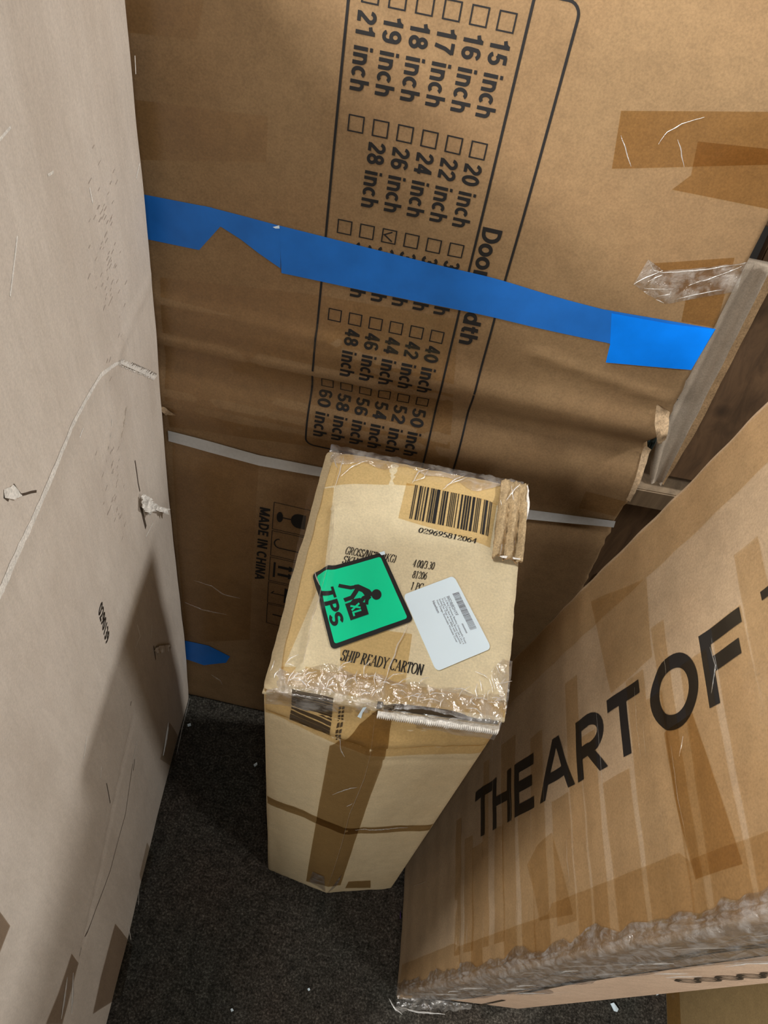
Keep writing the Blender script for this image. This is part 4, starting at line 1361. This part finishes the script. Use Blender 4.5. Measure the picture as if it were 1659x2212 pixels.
TW = (0.4505 - 0.3835) / CAPH
letter(0.3835, 0.4505, [bar(TW / 2 - w_ / 2, 0, TW / 2 + w_ / 2, 1 - w_), bar(0, 1 - w_, TW, 1)])
HW = (0.5180 - 0.4490) / CAPH
letter(0.4520, 0.5180, [bar(0.02, 0, 0.02 + w_, 1), bar(HW - w_ - 0.04, 0, HW - 0.04, 1), bar(0.02 + w_, 0.42, HW - w_ - 0.04, 0.42 + w_ * 0.9)])
EW = (0.5890 - 0.5310) / CAPH
letter(0.5310, 0.5890, [bar(0, 0, w_, 1), bar(w_, 0, EW, w_), bar(w_, 0.42, EW * 0.9, 0.42 + w_), bar(w_, 1 - w_, EW, 1)])
AW = (0.7020 - 0.6080) / CAPH
letter(0.6080, 0.7020, [[(0, 0), (w_ * 1.1, 0), (AW / 2 + 0.02, 0.86), (AW / 2 + w_ * 0.6, 1), (AW / 2 - w_ * 0.6, 1)],
                        [(AW - w_ * 1.1, 0), (AW, 0), (AW / 2 + w_ * 0.6, 1), (AW / 2 - 0.02, 0.86)],
                        bar(AW * 0.22, 0.24, AW * 0.78, 0.24 + w_ * 0.9)])
RW = (0.7760 - 0.7090) / CAPH
ro = arc(RW * 0.46, 0.66, RW * 0.50, 0.34, 90, -90, 12)
ri = arc(RW * 0.46, 0.66, RW * 0.50 - w_, 0.34 - w_ * 0.95, 90, -90, 12)
letter(0.7090, 0.7760, [bar(0, 0, w_, 1), bar(w_, 1 - w_, RW * 0.46, 1), bar(w_, 0.32, RW * 0.46, 0.32 + w_)] +
       [[ro[i], ri[i], ri[i + 1], ro[i + 1]] for i in range(12)] + [[(RW * 0.40, 0.34), (RW * 0.40 + w_ * 1.2, 0.34), (RW, 0), (RW - w_ * 1.25, 0)]])
TW = (0.8495 - 0.7850) / CAPH
letter(0.7850, 0.8495, [bar(TW / 2 - w_ / 2 - 0.02, 0, TW / 2 + w_ / 2 - 0.02, 1 - w_), bar(0, 1 - w_, TW, 1)])
OW = (0.9470 - 0.8665) / CAPH
oo = arc(OW / 2, 0.5, OW / 2, 0.52, 0, 360, 40)
oi = arc(OW / 2, 0.5, OW / 2 - w_ * 1.02, 0.52 - w_, 0, 360, 40)
letter(0.8665, 0.9470, [[oo[i], oi[i], oi[i + 1], oo[i + 1]] for i in range(40)])
FW = (1.0170 - 0.9560) / CAPH
letter(0.9560, 1.0170, [bar(0, 0, w_, 1), bar(w_, 1 - w_, FW, 1), bar(w_, 0.42, FW * 0.88, 0.42 + w_)])
f0 = (0.2205,1.0442)
LET.append([(f0[0] - 0.008, f0[1]), (f0[0], f0[1]), (f0[0], f0[1] + 0.03), (f0[0] - 0.008, f0[1] + 0.03)])
for word, lo, hi in (('THE', 0.30, 0.60), ('ART', 0.60, 0.855), ('OF', 0.855, 1.03), ('', 1.03, 2.0)):
    decal('printed_lettering', [p for p in LET if lo <= sum(q[1] for q in p) / len(p) < hi], FA, M_ARTINK, R_ART, 0.0009, 0.006,
          ('big black capitals ' + word) if word else 'edge of the next black capital')

# tape laid across the face in overlapping bands
rt = random.Random(21)
bands = []
h = 0.30
while h < 1.12:
    w = rt.uniform(0.018, 0.05)
    v0 = rt.choice([-0.008, 0.0, 0.02])
    v1 = rt.uniform(0.14, 0.30)
    bands.append([(v0, h), (v1, h + rt.uniform(-0.006, 0.006)), (v1, h + w), (v0, h + w + rt.uniform(-0.004, 0.004))])
    h += w + rt.uniform(-0.006, 0.02)
decals('packing_tape', bands[0::2], FA, M_TAPE_L, R_ART, 0.0008, 0.012)
decals('packing_tape', bands[1::2], FA, M_TAPE_L, R_ART, 0.0011, 0.012)
decals('packing_tape', [[(0.1556,0.8814),(0.1570,0.9320),(0.0881,0.9493),(0.0264,0.9611),(0.0266,0.8947),(0.0730,0.8852)]], FA, M_TAPE, R_ART, 0.0014, 0.012)
decals('packing_tape', [[(0.1117,0.5972),(0.1173,0.6384),(0.0270,0.6786),(0.0307,0.5947),(0.0950,0.5654)], [(0.3605,0.7628),(0.3247,0.8849),(0.2348,0.8804),(0.2274,0.7972)]], FA, M_TAPE_L, R_ART, 0.0014, 0.012)
decals('packing_tape', [[(-0.010, 0.02), (0.030, 0.03), (0.036, 0.30), (0.030, 0.32), (0.034, 0.62), (0.044, 0.63), (0.050, 0.88), (0.042, 0.89), (0.044, 1.2), (-0.010, 1.2)]], FA, M_TAPE_L, R_ART, 0.0016, 0.012)
decals('packing_tape', [[(0.32, 0.30), (0.385, 0.30), (0.385, 1.25), (0.33, 1.25)]], FA, M_TAPE_L, R_ART, 0.0012, 0.012)
decal('purple_tape', [[(0.1372,-0.0354),(0.1348,-0.0068),(0.1044,0.0048),(0.1030,-0.0220)]], FA, plain('purple_tape', (0.10, 0.035, 0.30), 0.4, 0.4), R_ART, 0.0018, 0, 'scrap of purple tape')
cr = []
for k in range(18):
    h = rt.uniform(0.28, 1.08)
    v = rt.uniform(0.0, 0.26)
    l = rt.uniform(0.03, 0.12)
    cr.append([(v, h), (v + l * 0.5, h + rt.uniform(-0.002, 0.002)), (v + l, h + rt.uniform(-0.003, 0.003))])
streaks('film_crease_glint', cr, FA, R_ART, 0.0012, 0.0003, M_FAINT)
streaks('film_crease_glint', [[(0.1475,0.0689),(0.1422,0.1502),(0.1517,0.1585)], [(0.1274,0.9017),(0.1422,0.9125)], [(0.2047,0.9693),(0.1853,0.9730),(0.1639,0.9619)]], FA, R_ART, 0.0014, 0.0006, M_FAINT)
# front end of the carton: print and crumpled film wrapped round the corner
FG = Face(A0 + VA * -0.012, FAH, UA, -VA, lambda a, b: 0.0)
ob = []
for k in range(6):
    g = (0.150 + 0.004 * k, 0.62 + k * 0.030)
    ob += path([(g[0] + 0.011 * math.cos(2 * math.pi * i / 14), g[1] + 0.011 * math.sin(2 * math.pi * i / 14)) for i in range(14)], 0.005, True)
decal('printed_text', ob, FG, M_INK_SOFT, R_ART, 0.0026, 0.012)
decal('pale_panel', [[(0.09, 0.03), (0.205, 0.02), (0.205, 1.25), (0.10, 1.25)]], FG, cardboard('pale_kraft_end', (0.56, 0.40, 0.28)), R_ART, 0.0014, 0.03, 'paler bare board at the front end')


seam = []
for run in ([(0.1044,0.2748),(0.0966,0.3728),(0.0892,0.4791),(0.0885,0.5531)], [(0.0592,0.7498),(0.0560,0.8013),(0.0583,0.8399),(0.0660,0.8911)], [(0.1535,-0.0897),(0.1411,0.0378),(0.1303,0.1482)]):
    seam += path(run, 0.007)
decal('split_seam', seam, FG, plain('dark_seam', (0.06, 0.045, 0.03), 0.9, 0.1), R_ART, 0.0022, 0.02)['kind'] = 'stuff'


def fe_art(u, v):
    b = 0.005 + u * 1.22
    e = 0.010 * (0.9 + 1.3 * ns(b, 0, 16, 2) + 0.5 * ns(b, 0, 50, 7)) + 0.008
    g = 0.115 * (0.9 + 0.5 * ns(b, 0, 8, 7))
    if v < 0.35:
        return FA(-0.012 + e * (1 - v / 0.35), b), NA
    k = (v - 0.35) / 0.65
    return FG(g * k, b), (-VA * 0.8 + NA * 0.6).normalized() if k < 0.15 else -VA


def art_film_h(u, v):
    # long creases that run along the edge
    return abs(ns(u * 9 + v * 3, v * 5, 1.3, 4)) * 1.3 + 0.7 * abs(ns(u * 30 + v * 2, v * 11, 1.0, 9)) + 0.3 * abs(ns(u * 80, v * 30, 1.0, 5))


film_edge('crumpled_film', fe_art, 300, 48, M_FILM_G, R_ART, 0.0065, 60, 4, art_film_h)
sg = []
for k in range(50):
    b = rs.uniform(0.02, 1.05)
    a = rs.uniform(0.0, 0.11)
    l = rs.uniform(0.02, 0.07)
    t = rs.uniform(-0.25, 0.35)
    sg.append([(a, b), (a + l * math.sin(t) * 0.5, b + l * 0.5), (a + l * math.sin(t + 0.3), b + l)])
streaks('film_crease_glint', sg[::3], FG, R_ART, 0.007, 0.0007)  # sparse pale slivers, painted glints on the film
streaks('film_crease_glint', sg, FG, R_ART, 0.006, 0.0006, M_FAINT)


def fe_foot(u, v):
    w = 0.016 * (1 - u) + 0.006 + 0.008 * abs(ns(u, 0, 7, 3))
    p = A0 + FAH * (0.000 + u * 0.13) + VA * (-0.014 - w * v) + Vector((0, 0, 0.020 * (1 - v) * (1 - 0.5 * u) + 0.002))
    return p, Vector((0, -0.5, 1))


film_edge('crumpled_film', fe_foot, 60, 12, M_FILM, R_ART, 0.006, 60, 24)
FFoot = Face(A0 + VA * -0.030 + Vector((0, 0, 0.006)), FAH, -VA, (0, -0.3, 0.95), lambda a, b: 0.0)
streaks('film_crease_glint', [[(0.004, 0.0), (0.04, 0.004), (0.085, 0.002)], [(-0.012, -0.010), (0.0, 0.004), (0.012, 0.010)]], FFoot, R_ART, 0.002, 0.0014, M_STREAK)  # bright glint at the foot, painted with pale slivers


# ------------------------------------------------------------------ carton low at the right, in the foreground
def plain_disp(seed, amp=0.002):
    return lambda a, b: amp * ns(a, b, 6, seed)


R_LOW = root('brown_carton', (0.82, 0.1, 0), 'plain brown carton at the bottom right corner, behind the lettered carton', 'box')
LX = 0.6575
FLow = Face((LX, 0.42, 0), (0, -1, 0), (0, 0, 1), (-1, 0, 0), plain_disp(71))
carton_body('body', (LX, 0.42, 0), (0, -1, 0), (0, 0, 1), (1, 0, 0), (-1, 0, 0), ((0, 0.62), (0.0, 0.42), (0, 0.34)), plain_disp(71), M_SMALL, R_LOW, 0.015, 0.004)
decals('packing_tape', [[(0.01, 0.006), (0.61, 0.006), (0.61, 0.060), (0.01, 0.060)]], FLow, M_TAPE, R_LOW, 0.0006, 0.03)

# ------------------------------------------------------------------ woodwork and wrapping behind the boxes
def slab(name, org, ea, eb, ec, parent, mat, bev=0.002):
    org, ea, eb, ec = (Vector(v) for v in (org, ea, eb, ec))
    bm = bmesh.new()
    vs = [bm.verts.new(org + ea * i + eb * j + ec * k) for i, j, k in ((0, 0, 0), (1, 0, 0), (1, 1, 0), (0, 1, 0), (0, 0, 1), (1, 0, 1), (1, 1, 1), (0, 1, 1))]
    for f in ((0, 1, 2, 3), (4, 5, 6, 7), (0, 1, 5, 4), (1, 2, 6, 5), (2, 3, 7, 6), (3, 0, 4, 7)):
        bm.faces.new([vs[i] for i in f])
    bmesh.ops.recalc_face_normals(bm, faces=bm.faces)
    bmesh.ops.bevel(bm, geom=bm.edges[:], offset=bev, segments=2, affect='EDGES')
    bm.verts.index_update()
    V = [v.co.copy() for v in bm.verts]
    F = [tuple(v.index for v in f.verts) for f in bm.faces]
    bm.free()
    return build(name, V, F, mat, parent, False)


R_PAL = root('wooden_crate', (0.8, 1.05, 0), 'dark brown wooden crate in shadow behind the tall carton', 'crate')
slab('side_board', (0.430, 0.885, 0.60), (0.9, 0.02, 0), (0, 0.135, 0.43), (0, 0.02, 0), R_PAL, M_WOOD)
slab('top_rail', (0.365, 0.96, 1.015), (0.95, 0.02, 0), (0, 0.018, 0.055), (0, 0.04, 0), R_PAL, M_WOOD)
slab('top_rail', (0.355, 0.975, 1.075), (0.95, 0.02, 0), (0, 0.01, 0.030), (0, 0.04, 0), R_PAL, plain('grey_green_painted_wood', (0.09, 0.10, 0.08), 0.7, 0.2, 0.2, 20))
slab('upper_board', (0.355, 0.985, 1.115), (0.95, 0.02, 0), (0, 0.03, 0.25), (0, 0.03, 0), R_PAL, M_WOOD)
slab('deck_board', (0.36, 0.87, 0.525), (0.95, 0.03, 0), (0, 0.10, 0.015), (0, 0, 0.045), R_PAL, M_WOOD_P)
slab('corner_post', (0.90, 1.06, 0.0), (0.09, 0, 0), (0, 0.09, 0), (0, 0.03, 1.30), R_PAL, M_WOOD)
slab('corner_post', (1.22, 1.06, 0.0), (0.09, 0, 0), (0, 0.09, 0), (0, 0.03, 1.30), R_PAL, M_WOOD)
slab('gap_darkening_board', (0.40, 1.03, 0.0), (0.95, 0, 0), (0, 0.0, 0.52), (0, 0.02, 0), R_PAL, M_WOOD)  # added board, keeps the gap beside the tall carton black
slab('bottom_rail', (0.50, 1.02, 0.0), (0.80, 0, 0), (0, 0.06, 0), (0, 0, 0.08), R_PAL, M_WOOD)

# channel of pale board standing on edge between carton and crate
V, F = [], []
prof = [(-0.052, 0.012), (-0.044, 0.000), (-0.030, 0.004), (-0.018, 0.010), (-0.008, 0.006), (0.000, 0.0), (0.003, 0.006), (0.012, 0.004), (0.014, 0.012), (0.0, 0.020), (-0.02, 0.020), (-0.045, 0.020)]
e0, e1 = Vector((0.409, 0.845, 0.640)), Vector((0.409, 0.925, 0.990))
for j in range(41):
    t = j / 40
    c = e0.lerp(e1, t)
    k = min(1, 0.35 + t * 2.2)
    for x, y in prof:
        V.append(c + Vector((x * k + 0.001 * ns(t, x * 40, 9, 3), y - 0.02 + 0.0012 * ns(t, x * 30, 14, 5), 0)))
n_ = len(prof)
fm = []
for j in range(40):
    for i in range(n_):
        F.append((j * n_ + i, j * n_ + (i + 1) % n_, (j + 1) * n_ + (i + 1) % n_, (j + 1) * n_ + i))
        fm.append(1 if 5 <= i <= 8 else 0)
F.append(tuple(range(n_)))
fm.append(0)
F.append(tuple(40 * n_ + i for i in range(n_)))
fm.append(0)
R_EDGE = root('cardboard_edge_guard', (0.40, 0.90, 0.64), 'pale bent cardboard strip standing behind the right edge of the tall carton', 'packaging')
build('pale_strip', V, F, None, R_EDGE, True, None, [cardboard('pale_grey_board', (0.55, 0.46, 0.36)), M_CORR], fm)

# crumpled dark wrap in the gap
V, F = [], []
for j in range(25):
    for i in range(15):
        s, t = i / 14, j / 24
        x = 0.336 + 0.028 * s + 0.006 * ns(s, t, 4, 2)
        z = 0.66 + 0.15 * t
        y = 0.800 + 0.015 * ns(s, t, 5, 8) + 0.012 * abs(ns(s, t, 11, 3)) + 0.175 * (z - 0.6)
        V.append((x, y, z))
for j in range(24):
    for i in range(14):
        a = j * 15 + i
        F.append((a, a + 1, a + 16, a + 15))
wrap = build('plastic_wrap', V, F, plain('dark_teal_plastic', (0.035, 0.055, 0.055), 0.3, 0.5), None)
sm = wrap.modifiers.new('thickness', 'SOLIDIFY')
sm.thickness = 0.001
wrap['label'] = 'crumpled dark teal plastic wrap stuck behind the broken right edge of the tall carton'
wrap['category'] = 'plastic wrap'


# ------------------------------------------------------------------ litter on the floor
def scrap(name, pts, label, cat, h=0.004, seed=1):
    n = len(pts)
    c = Vector((sum(p[0] for p in pts) / n, sum(p[1] for p in pts) / n, 0))
    V = [Vector((p[0], p[1], 0.0015 + h * (0.4 + 0.5 * random.random()))) for p in pts] + [Vector((p[0], p[1], 0.0004)) for p in pts]
    F = [tuple(range(n)), tuple(range(2 * n - 1, n - 1, -1))] + [(i, (i + 1) % n, n + (i + 1) % n, n + i) for i in range(n)]
    o = build(name, [v - c for v in V], F, M_WHITE, None, False)
    o.location = c
    o['label'] = label
    o['category'] = cat
    o['group'] = 'white scraps on the carpet'
    return o


scrap('paper_scrap', [(0.5568,0.1869),(0.5618,0.1892),(0.5708,0.1811),(0.5683,0.1765),(0.5634,0.1769)], 'white paper scrap on the carpet in front of the lettered carton, the largest scrap', 'litter')
scrap('paper_scrap', [(0.6392,0.2196),(0.6435,0.2218),(0.6458,0.2179),(0.6407,0.2148)], 'small white crumb on the carpet beside the plain brown carton', 'litter')
scrap('paper_scrap', [(0.0302,0.1128),(0.0330,0.1147),(0.0353,0.1117),(0.0325,0.1098)], 'tiny white crumb on the open carpet in front of the middle carton', 'litter')
scrap('paper_scrap', [(-0.0888,0.0615),(-0.0862,0.0633),(-0.0830,0.0606),(-0.0862,0.0581)], 'tiny white crumb on the carpet nearest the bottom of the photo', 'litter')
scrap('paper_scrap', [(-0.3102,0.5109),(-0.3048,0.5150),(-0.3025,0.5106),(-0.3081,0.5074)], 'tiny white crumb on the carpet by the foot of the pale carton', 'litter')
scrap('paper_scrap', [(-0.1599,0.4604),(-0.1549,0.4662),(-0.1530,0.4628),(-0.1571,0.4573)], 'tiny white crumb on the carpet close to the left side of the middle carton', 'litter')
